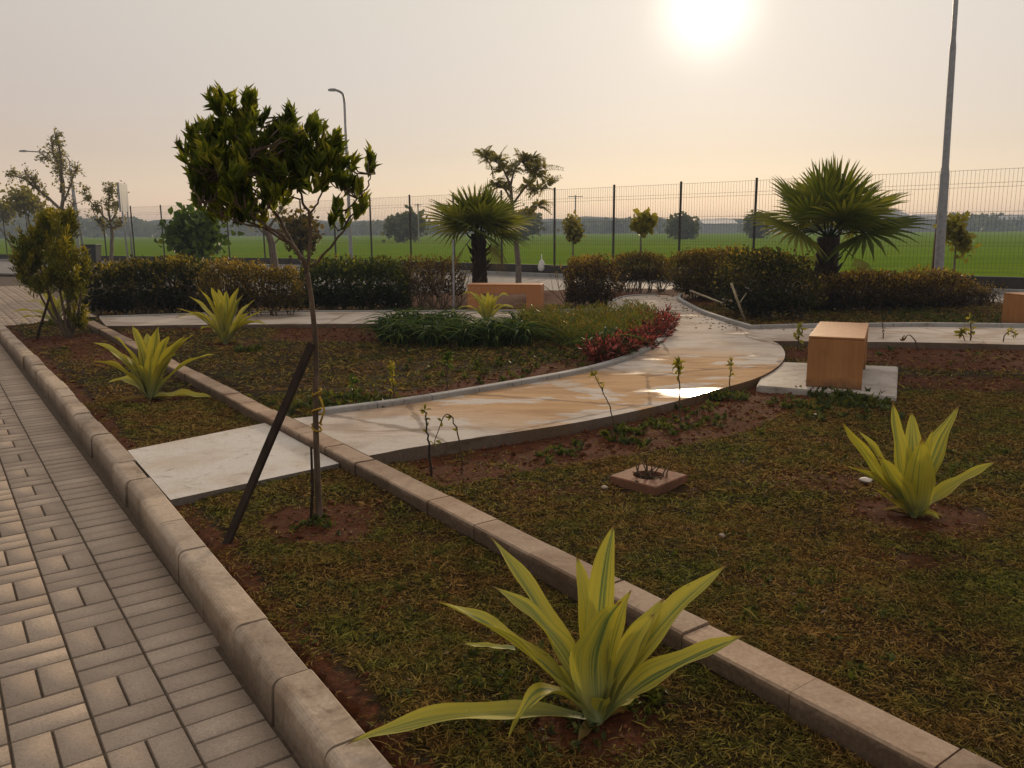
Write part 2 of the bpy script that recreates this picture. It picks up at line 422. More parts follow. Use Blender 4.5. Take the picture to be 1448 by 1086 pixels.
damp = s.ramp(s.math('ADD', pud, near), [(.50, 0), (.60, 1)]); c = s.mix(s.math('MULTIPLY', damp, .45), c, (.20, .115, .055))
rough = s.mix(wet, s.ramp(n2, [(.3, .85), (.7, 1.0)]), (.12, .12, .12))
hb = s.math('MULTIPLY', s.math('ADD', n2, s.math('MULTIPLY', st, 1.5)), s.math('SUBTRACT', 1.0, s.math('MULTIPLY', wet, .85)))
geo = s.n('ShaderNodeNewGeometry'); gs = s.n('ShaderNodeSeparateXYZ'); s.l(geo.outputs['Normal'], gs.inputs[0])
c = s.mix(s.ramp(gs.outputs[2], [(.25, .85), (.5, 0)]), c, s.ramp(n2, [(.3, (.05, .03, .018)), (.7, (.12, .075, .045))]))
M['path'] = s.done(s.bsdf(c, rough, s.math('ADD', .02, s.math('MULTIPLY', wet, .5)), s.bump(hb, .35, .004)))

# field of young rice
s = NT('rice_field'); v = s.coord()
n = s.noise(s.mapping(v, (.12, 1, 1), (0, 0, R(-8))), .22, 5, .65); n2 = s.noise(v, 3.5, 5, .75)
c = s.ramp(s.math('ADD', s.math('MULTIPLY', n, .6), s.math('MULTIPLY', n2, .4)), [(.3, (.085, .15, .008)), (.5, (.125, .205, .011)), (.7, (.175, .26, .018))])
M['field'] = s.done(s.bsdf(c, 1.0, 0.0, s.bump(n2, .8, .15)))

# bench board
def board(name, lo, hi):
    s = NT(name); v = s.coord()
    n = s.noise(s.mapping(v, (9, 9, .8)), 2.2, 5, .65, .8); n2 = s.noise(v, 3, 3); n3 = s.noise(v, 90, 3)
    c = s.ramp(n, [(.28, lo), (.52, tuple((a + b) / 2 for a, b in zip(lo, hi))), (.75, hi)])
    c = s.mix(s.ramp(n2, [(.4, 0), (.7, .4)]), c, lo)
    zz = s.n('ShaderNodeSeparateXYZ'); s.l(v, zz.inputs[0]); nd = s.noise(v, 6, 5, .7)
    c = s.mix(s.ramp(s.math('ADD', zz.outputs[2], s.math('MULTIPLY', s.math('SUBTRACT', nd, .5), .25)), [(.0, .75), (.10, 0)]), c, (.10, .055, .03))
    c = s.mix(s.ramp(nd, [(.58, 0), (.72, .3)]), c, (.14, .08, .045))
    return s.done(s.bsdf(c, s.ramp(n3, [(.3, .5), (.7, .7)]), .35, s.bump(n, .12, .003)))
M['board'] = board('bench_board', (.30, .125, .038), (.43, .205, .072))
M['board_red'] = board('bench_board_red', (.32, .13, .048), (.42, .185, .075))

# leaves
M['lf_tree'] = leaf_mat('young_tree_leaf', [(0, (.040, .055, .010)), (.45, (.095, .14, .018)), (.8, (.19, .22, .024)), (1, (.36, .35, .05))], .6)
M['lf_palm'] = leaf_mat('palm_leaf', [(0, (.04, .06, .010)), (.5, (.11, .145, .018)), (1, (.27, .27, .04))], .5, rough=.5, spec=.2)
M['lf_dry'] = leaf_mat('dry_palm_leaf', [(0, (.09, .055, .02)), (.5, (.17, .115, .035)), (1, (.26, .20, .06))], .35, (1.1, 1, .6))
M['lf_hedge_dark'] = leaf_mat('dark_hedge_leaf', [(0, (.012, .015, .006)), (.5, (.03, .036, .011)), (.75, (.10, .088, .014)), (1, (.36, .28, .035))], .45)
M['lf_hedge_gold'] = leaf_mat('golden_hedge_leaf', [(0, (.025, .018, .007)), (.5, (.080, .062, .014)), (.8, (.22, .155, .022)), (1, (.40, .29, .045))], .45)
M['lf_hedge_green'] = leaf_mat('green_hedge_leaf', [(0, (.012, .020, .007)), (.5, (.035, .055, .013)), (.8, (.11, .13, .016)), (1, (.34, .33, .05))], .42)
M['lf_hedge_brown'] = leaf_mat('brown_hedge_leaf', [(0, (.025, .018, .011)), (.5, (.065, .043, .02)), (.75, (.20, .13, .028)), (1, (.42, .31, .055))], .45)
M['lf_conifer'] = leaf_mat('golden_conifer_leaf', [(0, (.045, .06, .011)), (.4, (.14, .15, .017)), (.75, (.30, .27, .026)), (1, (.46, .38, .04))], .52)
M['lf_bright'] = leaf_mat('bright_leaf', [(0, (.022, .045, .008)), (.5, (.065, .12, .014)), (1, (.19, .25, .03))], .48)
M['lf_olive'] = leaf_mat('olive_leaf', [(0, (.07, .075, .022)), (.5, (.20, .19, .05)), (1, (.36, .32, .10))], .55)
M['lf_yellow'] = leaf_mat('yellow_sapling_leaf', [(0, (.10, .11, .015)), (.5, (.24, .23, .03)), (1, (.42, .36, .05))], .45)
M['lf_weed'] = leaf_mat('weed_leaf', [(0, (.025, .035, .010)), (.5, (.065, .085, .018)), (1, (.15, .16, .04))], .4)
M['lf_strap'] = leaf_mat('strap_leaf', [(0, (.018, .042, .012)), (.6, (.055, .105, .026)), (1, (.19, .24, .06))], .45, rough=.65, spec=.12)
M['lf_red'] = leaf_mat('red_leaf', [(0, (.045, .040, .014)), (.3, (.11, .04, .022)), (.7, (.33, .065, .06)), (1, (.45, .17, .14))], .45, (1.2, .8, .7))
M['lf_mixed'] = leaf_mat('mixed_bed_leaf', [(0, (.03, .04, .012)), (.40, (.09, .13, .026)), (.6, (.17, .18, .035)), (.75, (.26, .17, .03)), (.9, (.12, .13, .03)), (1, (.26, .19, .12))], .4, nscale=2.2)
M['lf_far'] = leaf_mat('far_leaf', [(0, (.06, .08, .03)), (.5, (.10, .125, .05)), (1, (.15, .17, .07))], .35)

# striped agave-like leaf: u across, v along
s = NT('striped_leaf'); uv = s.n('ShaderNodeUVMap').outputs[0]; sp = s.n('ShaderNodeSeparateXYZ'); s.l(uv, sp.inputs[0])
ri = s.attr('var'); cmb = s.n('ShaderNodeCombineXYZ')
s.l(s.math('MULTIPLY', sp.outputs[0], 6.0), cmb.inputs[0]); s.l(s.math('MULTIPLY', sp.outputs[1], .35), cmb.inputs[1]); s.l(s.math('MULTIPLY', ri, 60.0), cmb.inputs[2])
n = s.noise(cmb.outputs[0], 1.3, 4, .65)
edge = s.math('ABSOLUTE', s.math('SUBTRACT', sp.outputs[0], .5))        # 0 mid, .5 margin
k = s.math('ADD', s.math('MULTIPLY', edge, .42), n)
c = s.ramp(k, [(.40, (.085, .145, .045)), (.48, (.20, .24, .07)), (.55, (.40, .37, .06)), (.72, (.50, .43, .055)), (.80, (.30, .32, .06))])
pale = s.ramp(sp.outputs[1], [(.02, .85), (.38, 0)])
c = s.mix(pale, c, s.ramp(n, [(.35, (.19, .25, .13)), (.65, (.33, .38, .20))]))
c = s.mix(s.ramp(sp.outputs[1], [(.93, 0), (.985, .95)]), c, (.16, .07, .03))
spots = s.noise(s.coord(), 45, 3, .6); c = s.mix(s.ramp(spots, [(.68, 0), (.76, .55)]), c, (.17, .13, .04))
a = s.bsdf(c, .58, .22, s.bump(n, .3, .004)); t = s.n('ShaderNodeBsdfTranslucent'); s.l(s.mix(1.0, c, (1.1, 1.1, .6), 'MULTIPLY'), t.inputs[0])
m = s.n('ShaderNodeMixShader'); m.inputs[0].default_value = .3; s.l(a, m.inputs[1]); s.l(t.outputs[0], m.inputs[2])
M['agave'] = s.done(m.outputs[0])
M['metal'] = plain('galvanised_metal', (.30, .31, .33), .5, .4, 12, .25, .3)
M['fence'] = plain('fence_steel', (.035, .028, .026), .6, .3, 12, .3, .2)
M['wire'] = plain('fence_wire', (.16, .14, .125), .6, .3, 12, .2, .3)
M['rust_post'] = plain('rusty_post', (.10, .045, .028), .8, .2, 15, .4)
M['white'] = plain('white_plastic', (.75, .73, .70), .5)
M['black'] = plain('black_plastic', (.02, .02, .022), .5)
M['terracotta'] = concrete('terracotta', (.16, .07, .042), (.24, .115, .07), (.10, .05, .03))
M['twine'] = plain('yellow_twine', (.42, .27, .03), .8)
M['stone'] = plain('stone', (.30, .24, .20), .85)
M['shed_wall'] = plain('shed_wall', (.30, .31, .33), .8, .2, 1)
M['shed_roof'] = plain('shed_roof', (.36, .36, .37), .6, .3, 1)
M['hill'] = plain('hill_woods', (.05, .065, .04), .95, .1, .08, .5)

# ================================================================== SETTING
AZ = R(35.5)
def ST(s_, t_, z=None):      # s along the kerb, t across it to the right
    x = -math.sin(AZ) * s_ + math.cos(AZ) * t_; y = math.cos(AZ) * s_ + math.sin(AZ) * t_
    return (x, y) if z is None else (x, y, z)
def st_of(x, y): return -math.sin(AZ) * x + math.cos(AZ) * y, math.cos(AZ) * x + math.sin(AZ) * y
def kin(s_): return np.interp(s_, [0, 2, 5.5, 9, 16], [.885, .91, .985, 1.01, .955])
KW = .145
SEND = 16.2
T0, T1 = 2.065, 2.215                    # the narrow block strip

ZP = .06
path_px = [(545, 640), (575, 634), (640, 624), (700, 615), (800, 600), (880, 585), (950, 569), (1010, 552), (1060, 538), (1088, 526),
           (1106, 512), (1110, 499), (1103, 488), (1092, 482)]
main_low = spline([P(a, b, ZP)[:2] for a, b in path_px], 5)
right_low = [P(1300, 484, ZP)[:2], P(1470, 488, ZP)[:2], (11.5, 10.2)]
right_up = [(12.5, 12.0), P(1470, 464, ZP)[:2], P(1300, 462, ZP)[:2], P(1130, 464, ZP)[:2]]
up_px = [(1060, 466), (1030, 457), (990, 443), (967, 431), (957, 424), (960, 418)]
main_up = spline([P(a, b, ZP)[:2] for a, b in up_px], 5)
top_px = [(930, 417), (890, 419), (868, 426), (864, 432), (868, 437)]
main_top = spline([P(a, b, ZP)[:2] for a, b in top_px], 4)
back_up = [P(820, 439, ZP)[:2], P(760, 440, ZP)[:2], P(540, 441, ZP)[:2], P(430, 441, ZP)[:2], P(300, 444, ZP)[:2], P(140, 449, ZP)[:2]]
bed_back = [P(150, 461, ZP)[:2], P(300, 459, ZP)[:2], P(470, 458, ZP)[:2], P(700, 456, ZP)[:2]]
bed_kerb_px = [(860, 452), (905, 447), (932, 450), (944, 460), (946, 470), (936, 485), (905, 503), (860, 519), (800, 533), (700, 551), (600, 568), (520, 579), (447, 588)]
bed_kerb = spline([P(a, b, ZP)[:2] for a, b in bed_kerb_px], 5)
bed_poly = [ST(SEND - 1.2, T1 + .02)] + bed_back + bed_kerb
path_outer = [ST(st_of(*bed_kerb[-1])[0], T1 + .012)] 
path_poly = (main_low + right_low + right_up + main_up + main_top + back_up + bed_back + bed_kerb
             + [ST(st_of(*bed_kerb[-1])[0] + .02, T1 + .012), ST(st_of(*main_low[0])[0], T1 + .012)])
slab_px = [(180, 637), (382, 597), (497, 652), (245, 706)]
slab = [P(a, b, .02)[:2] for a, b in slab_px]
s_a = st_of(*slab[0])[0]; s_b = st_of(*slab[3])[0]; s_c = st_of(*slab[2])[0]; s_d = st_of(*slab[1])[0]
slab = [ST(s_a, float(kin(s_a)) + .012), ST(s_d, T0 - .012), ST(s_c, T0 - .012), ST(s_b, float(kin(s_b)) + .012)]
pad = [P(a, b, .04)[:2] for a, b in ((1070, 545), (1268, 561), (1270, 518), (1085, 511))]

# fence line
FL = []
for k in range(9, -7, -1): FL.append((1.55 + 1.9 * k, 29.4 - .836 * 1.9 * k))
for k in range(1, 13): FL.append((FL[15][0] - 2.16 * k, FL[15][1] + 1.25 * k))
def fence_y(x): return np.interp(x, [p[0] for p in FL[::-1]], [p[1] for p in FL[::-1]])
road_near = [(-9.6, 19.4), (-5, 20.2), (-1.2, 21), (3.3, 21.9), (6.5, 20.3), (10.2, 17.4), (18, 11.5), (26, 5.5)]
garden = [ST(-4, .9), ST(SEND, .955), ST(SEND + .2, 2.6), P(140, 447, -.1)[:2], (-9.6, 19.3)] + road_near[1:] + [(30, -3), (0, -4)]

# --- ground sheet
gx = np.concatenate([-np.geomspace(900, 9.4, 34), np.arange(-9, 9.8, .05), np.geomspace(10, 900, 34)])
gy = np.concatenate([-np.geomspace(60, .5, 10), np.arange(.2, 17.0, .05), np.arange(17.1, 24, .2), np.geomspace(24.4, 640, 40)])
X, Y = np.meshgrid(gx, gy)
ing = inpoly(X, Y, garden)
S_, T_ = st_of(X, Y)
soilv = np.zeros_like(X)
def band(poly, amt): 
    global soilv; soilv = np.where(inpoly(X, Y, poly), np.maximum(soilv, amt), soilv)
def blob(px, py, r, amt=1., sx=1.):
    global soilv; x, y, _ = P(px, py)
    d = np.hypot((X - x) / sx, Y - y) / r; soilv = np.maximum(soilv, amt * np.clip(1.5 - d, 0, 1))
band([P(*q)[:2] for q in ((555, 640), (700, 618), (950, 572), (1100, 530), (1150, 562), (1050, 610), (900, 640), (760, 660), (620, 690))], .85)
band([P(*q)[:2] for q in ((400, 459), (545, 459), (540, 485), (380, 482))], .85)
band([P(*q)[:2] for q in ((1110, 490), (1460, 489), (1460, 525), (1200, 512), (1110, 505))], .8)
band([P(*q)[:2] for q in ((420, 583), (520, 577), (700, 549), (860, 517), (840, 500), (700, 530), (560, 556), (430, 565))], .75)
band([P(*q)[:2] for q in ((100, 470), (200, 470), (170, 520), (95, 510))], .7)
band([P(*q)[:2] for q in ((160, 458), (300, 458), (300, 470), (180, 468))], .7)
for q in ((455, 735, .34), (1295, 728, .36), (845, 1020, .2), (215, 562, .3), (330, 488, .3), (100, 480, .8), (310, 770, .1)): blob(*q)
for q in ((1150, 680, .3, .6, 2), (760, 690, .25, .6, 2), (560, 760, .15, .5, 2), (1240, 790, .2, .5, 3), (540, 850, .12, .5, 1.5), (1350, 540, .5, .7, 2)): blob(*q)
soilv = np.where((T_ < kin(S_) + .12) & ing, np.maximum(soilv, .7), soilv)
soilv = np.where((Y > 16.3) & ing, np.maximum(soilv, .6), soilv)
Z = (fbm(X * 1.3, Y * 1.3) - .5) * .05 + (fbm(X * 9, Y * 9, 3) - .5) * .022 - .012
Z = np.where(ing, Z, -.19)
# the soil lies a little low against the path and level beside the slab
Z = np.where(inpoly(X, Y, path_poly) | inpoly(X, Y, slab) | inpoly(X, Y, pad), -.03, Z)
Z = np.where(inpoly(X, Y, bed_poly), Z + .02, Z)
ny, nx = X.shape
idx = np.arange(nx * ny).reshape(ny, nx)
F = np.stack([idx[:-1, :-1], idx[:-1, 1:], idx[1:, 1:], idx[1:, :-1]], -1).reshape(-1, 4)
g = np_mesh('ground', np.stack([X, Y, Z], -1).reshape(-1, 3), F, M['ground'], smooth=True)
a = g.data.attributes.new('soil', 'FLOAT', 'POINT'); a.data.foreach_set('value', soilv.ravel().astype(np.float32))
tag(g, 'brown and red soil of the planted garden', 'ground', kind='structure')
def sample(arr, x, y):
    i = np.clip(np.searchsorted(gx, x) - 1, 0, nx - 2); j = np.clip(np.searchsorted(gy, y) - 1, 0, ny - 2)
    return arr[j, i]
def gz(x, y): return float(sample(Z, np.array([x]), np.array([y]))[0])

def flat(name, poly, z, th, mat, label, cat, bev=.012):
    import bmesh
    bm = bmesh.new()
    n = len(poly); 
    top = [bm.verts.new((x, y, z)) for x, y in poly]; f = bm.faces.new(top)
    if f.normal.z < 0 or sum(poly[i][0] * poly[(i + 1) % n][1] - poly[(i + 1) % n][0] * poly[i][1] for i in range(n)) < 0: f.normal_flip()
    ext = bmesh.ops.extrude_face_region(bm, geom=[f])
    for e in ext['geom']:
        if isinstance(e, bmesh.types.BMVert): e.co.z = z - th
    bmesh.ops.recalc_face_normals(bm, faces=bm.faces)
    if bev:
        ed = [e for e in bm.edges if all(abs(v.co.z - z) < 1e-5 for v in e.verts)]
        bmesh.ops.bevel(bm, geom=ed, offset=bev, segments=2, affect='EDGES', clamp_overlap=True)
    bmesh.ops.triangulate(bm, faces=[f for f in bm.faces if len(f.verts) > 4])
    me = bpy.data.meshes.new(name); bm.to_mesh(me); bm.free()
    return tag(link(name, me, mat), label, cat, kind='structure')
flat('path', path_poly, ZP, .14, M['path'], 'winding concrete garden path stained with sand and wet patches', 'path', 0)
flat('entrance_slab', slab, .02, .10, M['slab'], 'pale concrete slab between the kerb and the block strip', 'path', 0)
flat('bench_pad', pad, .04, .12, M['pad'], 'stained concrete pad under the box bench', 'pad')

# grey edging around the flower bed and along the far side of the path
mb = MB()
def edging(line, w=.085, z0=-.02, z1=.105, step=.5, side=1):
    L = [np.array(p) for p in line]; d = [0]
    for a, b in zip(L, L[1:]): d.append(d[-1] + np.linalg.norm(b - a))
    n = max(1, int(d[-1] / step)); ar = np.array(L)
    for i in range(n):
        q = np.linspace(i * d[-1] / n + .004, (i + 1) * d[-1] / n - .004, 4)
        pts = [(np.interp(t, d, ar[:, 0]), np.interp(t, d, ar[:, 1])) for t in q]
        e = .008
        mb.sweep(pts, [(0, z0), (0, z1 - e), (e * side, z1), ((w - e) * side, z1), (w * side, z1 - e), (w * side, z0)])
edging(bed_kerb, side=1)
edging(main_up[::-1] + right_up[::-1][:3], w=.08, z1=.12, side=-1)
edging(main_top + back_up, w=.07, z1=.085, side=1)
tag(mb.build('path_edging', M['grey_kerb']), 'grey concrete edging beside the winding path', 'edging', kind='structure')

# --- walkway pavers
V = []; Fq = []; VAR = []
rng = np.random.default_rng(3)
U = .242
def pav(s0, s1, t0, t1):
    j = .0030; e = .0030; z1 = -.13 + rng.normal() * .0012; va = float(np.clip(rng.normal(.5, .22), 0, 1))
    k = len(V)
    for (ss, tt) in ((s0 + j, t0 + j), (s1 - j, t0 + j), (s1 - j, t1 - j), (s0 + j, t1 - j)): V.append(ST(ss, tt, z1 - .010))
    for (ss, tt) in ((s0 + j + e, t0 + j + e), (s1 - j - e, t0 + j + e), (s1 - j - e, t1 - j - e), (s0 + j + e, t1 - j - e)): V.append(ST(ss, tt, z1))
    for i in range(4): Fq.append((k + i, k + 4 + i, k + 4 + (i + 1) % 4, k + (i + 1) % 4))
    Fq.append((k + 7, k + 6, k + 5, k + 4)); VAR.extend([va] * 8)
tk = .775
for col in range(-8, 34):
    t1 = tk - col * U; t0 = t1 - U
    nS = int(31 / U)
    for r in range(-2, nS):
        s0 = r * U
        x, y = ST(s0, t0)
        if y < .3 or abs(x / max(y, .1)) > 1.25: continue
        if col < 0 and s0 < SEND + .5: continue
        if x > -8.4 and y > 14.0 and col < 0: continue
        if col == 0:
            pav(s0, s0 + U / 2, t0, t1 + .03 * (s0 > 3)); pav(s0 + U / 2, s0 + U, t0, t1 + .03 * (s0 > 3))
        elif (r + col) % 2 == 0:
            pav(s0, s0 + U / 2, t0, t1); pav(s0 + U / 2, s0 + U, t0, t1)
        else:
            pav(s0, s0 + U, t0, t0 + U / 2); pav(s0, s0 + U, t0 + U / 2, t1)
# pav normals: order faces upward
w = np_mesh('walkway', V, np.array(Fq)[:, ::-1], M['paver'], var=VAR)
tag(w, 'walkway of small grey pavers in a basket weave', 'walkway', kind='structure')
flat('paver_bed', [ST(-3, .9), ST(SEND, .9), ST(SEND + .4, 2.6), (-9.2, 16.5), (-9.6, 19), (-14, 30), (-40, 40), (-40, 10), (-6, -2)], -.139, .04, M['joint'],
     'dark sand in the joints under the pavers', 'walkway', 0)

# --- kerb blocks
mb = MB(); s0 = -1.6; rng = np.random.default_rng(8)
e = .022
while s0 < SEND:
    s1 = s0 + .455
    dz = rng.normal() * .003; dt = rng.normal() * .004
    rr = .036
    pr = [(-KW, -.2)] + [(-KW + .010 + rr - rr * math.cos(R(a_)), .03 - rr + rr * math.sin(R(a_)) + dz) for a_ in (0, 18, 36, 54, 72, 90)] + [(-.008, .03 + dz), (0, .022 + dz), (0, -.2)]
    pts = [ST(q, float(kin(q)) + dt) for q in np.linspace(s0 + .0045, s1 - .0045, 3)]
    mb.sweep(pts, pr)
    s0 = s1
# return at the far end
def blockvar(o, per, seed):
    n = len(o.data.vertices); v = np.random.default_rng(seed).random(n // per + 1); a = o.data.attributes.new('var', 'FLOAT', 'POINT'); a.data.foreach_set('value', np.repeat(v, per)[:n].astype(np.float32)); return o
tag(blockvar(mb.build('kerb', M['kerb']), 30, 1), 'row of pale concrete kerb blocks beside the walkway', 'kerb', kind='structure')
mb = MB(); s0 = -.9; rng = np.random.default_rng(9)
while s0 < 15.2:
    s1 = s0 + .46; dz = rng.normal() * .004; dt = rng.normal() * .004
    pr = [(T0 + dt, -.15), (T0 + dt, .062 + dz), (T0 + .008 + dt, .07 + dz), (T1 - .008 + dt, .07 + dz), (T1 + dt, .062 + dz), (T1 + dt, -.15)]
    pts = [ST(q, 0) for q in (s0 + .004, (s0 + s1) / 2, s1 - .004)]
    mb.sweep(pts, pr); s0 = s1
tag(blockvar(mb.build('block_edging', M['strip']), 18, 2), 'narrow strip of brown concrete blocks across the lawn', 'edging', kind='structure')

# --- road behind the hedges, retaining wall and fence, field
road_far = [(x, fence_y(x) - .6) for x in (26, 18, 11, 6, 1.5, -3, -9.6, -20, -36)]
flat('road', road_near + road_far + [(-40, 45), (-13, 30)], -.10, .06, M['road'], 'grey service road behind the hedges', 'road', 0)
mb = MB(); mb.sweep([(x, fence_y(x) - .62) for x in (26, 18, 11, 6, 1.5, -3, -9.6, -20, -36)], [(0, -.15), (0, .02), (.25, .02), (.25, -.15)])
tag(mb.build('road_kerb', M['grey_kerb']), 'grey kerb along the foot of the fence wall', 'kerb', kind='structure')
wl_ = [(FL[0][0] + 12, FL[0][1] - 10)] + FL + [(-62, 62)]
mb = MB(); mb.sweep(wl_, [(-.12, -.2), (-.12, .30), (.12, .30), (.12, -.2)])
tag(mb.build('retaining_wall', M['dark_wall']), 'low dark wall under the mesh fence at the field', 'wall')
xs = np.concatenate([-np.geomspace(620, 9, 40), np.linspace(-8, 14, 60), np.geomspace(15, 620, 40)])
rows = np.concatenate([[.16], np.geomspace(.5, 590, 70)])
fx, fr = np.meshgrid(xs, rows); base = np.array([float(np.interp(x, [p[0] for p in wl_[::-1]], [p[1] for p in wl_[::-1]])) for x in xs])
fy = base[None] + fr
fzz = .22 + (fbm(fx * .7, fy * .7) - .5) * .12; fzz[0] -= .3
ii = np.arange(fx.size).reshape(fx.shape)
Ff = np.stack([ii[:-1, :-1], ii[:-1, 1:], ii[1:, 1:], ii[1:, :-1]], -1).reshape(-1, 4)
tag(np_mesh('field', np.stack([fx, fy, fzz], -1).reshape(-1, 3), Ff, M['field'], smooth=True), 'flat green rice field beyond the fence', 'field', kind='structure')

fo = thing('mesh_fence', (1.55, 29.4, .3), 'long dark mesh fence between the garden and the green field', 'fence')
ZT = 2.93
for k, (x, y) in enumerate(FL):
    mb = MB()
    if k == 4: mb.tube([(x, y, .3), (x + .02, y, 3.02)], .05, 8)
    else: mb.box((x, y, (.3 + 3.0) / 2), (.058, .058, 2.7), .7, .008)
    o = mb.build('post', M['rust_post'] if k == 4 else M['fence'], fo)
    if k == 4: o['label'] = 'rusty brown round post'
for (x0, y0), (x1, y1) in zip(FL, FL[1:]):
    n = 27; t = (np.arange(n) + .5) / n
    a = np.array([x0, y0]); b = np.array([x1, y1]); d = (b - a) / np.linalg.norm(b - a); nn = np.array([d[1], -d[0]])
    if nn[1] > 0: nn = -nn
    p = a + (b - a) * t[:, None] + nn * .05
    rw = .0038
    p0 = np.c_[p, np.full(n, .36)]; p1 = np.c_[p, np.full(n, ZT)]
    hz = np.array([.40, .50, 1.05, 1.15, 1.80, 1.90, 2.50, 2.60, ZT - .01])
    h0 = np.c_[np.tile(a + nn * .045, (len(hz), 1)), hz]; h1 = np.c_[np.tile(b + nn * .045, (len(hz), 1)), hz]
    V1, F1 = sticks_np(np.r_[p0, h0], np.r_[p1, h1], rw, rw, 4)
    np_mesh('wire_mesh', V1, F1, M['wire'], fo)

# ================================================================== BENCHES
def bench(name, c, rz, L, W, H, mat, label, leg_t=.20, seat_t=.15):
    t = thing(name, (c[0], c[1], c[2]), label, 'bench', 'box benches beside the path')
    ca, sa = math.cos(rz), math.sin(rz)
    def part(nm, lx, lz, sx, sz, dw=0.):
        mb = MB(); mb.box((c[0] + lx * ca, c[1] + lx * sa, c[2] + lz), (sx, W - dw, sz), rz, .006); return mb.build(nm, mat, t)
    part('top_board', 0, H - .011, L, .022)
    part('apron', 0, H - .0225 - (seat_t - .022) / 2, L - 2 * leg_t - .004, seat_t - .022, .006)
    for q in (-1, 1): part('leg', q * (L / 2 - leg_t / 2), (H - .023) / 2, leg_t - .002, H - .023, .003)
    return t
# bench on the pad, seen end on: its long axis runs away from the viewer
b0 = np.array(P(1139, 547, .04)); b1 = np.array(P(1218, 551, .04)); bk = np.array(P(1226, 457, .535)); bf = np.array(P(1220, 479, .535))
ax = (bk - bf)[:2]; Lb = float(np.linalg.norm(ax)); rzb = math.atan2(ax[1], ax[0]); Wb = float(np.linalg.norm((b1 - b0)[:2]))
cc = (b0 + b1)[:2] / 2 + ax / 2
bench('box_bench', (cc[0], cc[1], .04), rzb, Lb, Wb, .48, M['board'], 'light wooden box bench on the concrete pad right of the path', .12, .12)
p0 = np.array(P(664, 440, ZP)); p1 = np.array(P(768, 441, ZP)); ax = (p1 - p0)[:2]
cc = (p0 + p1)[:2] / 2 + np.array([0, .25])
bench('box_bench', (cc[0], cc[1], ZP), math.atan2(ax[1], ax[0]) , float(np.linalg.norm(ax)), .46, .49, M['board_red'], 'reddish box bench behind the flower bed in front of a fan palm', .27, .17)
pe = P(1441, 462, ZP)
bench('box_bench', (pe[0] + .62, pe[1] + .28, ZP), R(6), 1.2, .48, .47, M['board'], 'box bench cut off by the right edge of the photo', .14, .14)

# ================================================================== STRIPED ROSETTES
def ribbon(pts, w, n=16, fold=.22, wave=.0, twist=0., rng=None, base=.45, peak=.45):
    """pts: three control points of a curve through the middle; half-width w"""
    a, m, b = [np.array(p, float) for p in pts]
    c = 2 * m - (a + b) / 2
    u = np.linspace(0, 1, n + 1)[:, None]
    p = (1 - u) ** 2 * a + 2 * u * (1 - u) * c + u * u * b
    t = nrm(np.gradient(p, axis=0))
    h = (b - a); h[2] = 0
    side = np.array([-h[1], h[0], 0.]); 
    if np.linalg.norm(side) < .02: side = np.array([1., 0, 0])
    side = nrm(np.tile(side, (n + 1, 1))); side = nrm(side - t * (side * t).sum(1, keepdims=True))
    nor = np.cross(t, side)
    tw = twist * u; s2 = side * np.cos(tw) + nor * np.sin(tw); n2 = nor * np.cos(tw) - side * np.sin(tw)
    if n2[:, 2].mean() < 0: n2 = -n2
    uu = u[:, 0]
    prof = np.where(uu < peak, base + (1 - base) * np.sin(uu / peak * math.pi / 2), np.clip(1 - ((uu - peak) / (1 - peak)) ** 1.9, 0, 1))
    prof = np.maximum(prof, .012); 
    V = []; UV = []
    q = np.array([-1, -.55, 0, .55, 1.]); ph = rng.uniform(0, 6, 2) if rng is not None else (0, 0)
    for i in range(n + 1):
        for k, x in enumerate(q):
            ww = w * prof[i]
            zz = fold * ww * (abs(x) ** 1.4) * 1.6
            if wave: zz += wave * abs(x) * math.sin(uu[i] * 15 + ph[0 if x < 0 else 1]) * min(1, prof[i] * 1.5)
            V.append(p[i] + s2[i] * ww * x + n2[i] * zz); UV.append((x * .5 + .5, uu[i]))
    k = len(q)
    F = [(i * k + j, i * k + j + 1, (i + 1) * k + j + 1, (i + 1) * k + j) for i in range(n) for j in range(k - 1)]
    return V, F, UV
class RB:
    def __init__(s): s.V = []; s.F = []; s.U = []; s.A = []
    def add(s, r, var):
        k = len(s.V); s.V += r[0]; s.F += [tuple(i + k for i in f) for f in r[1]]; s.U += r[2]; s.A += [var] * len(r[0])
    def build(s, name, mat, parent): return np_mesh(name, s.V, s.F, mat, parent, s.A, s.U, True)
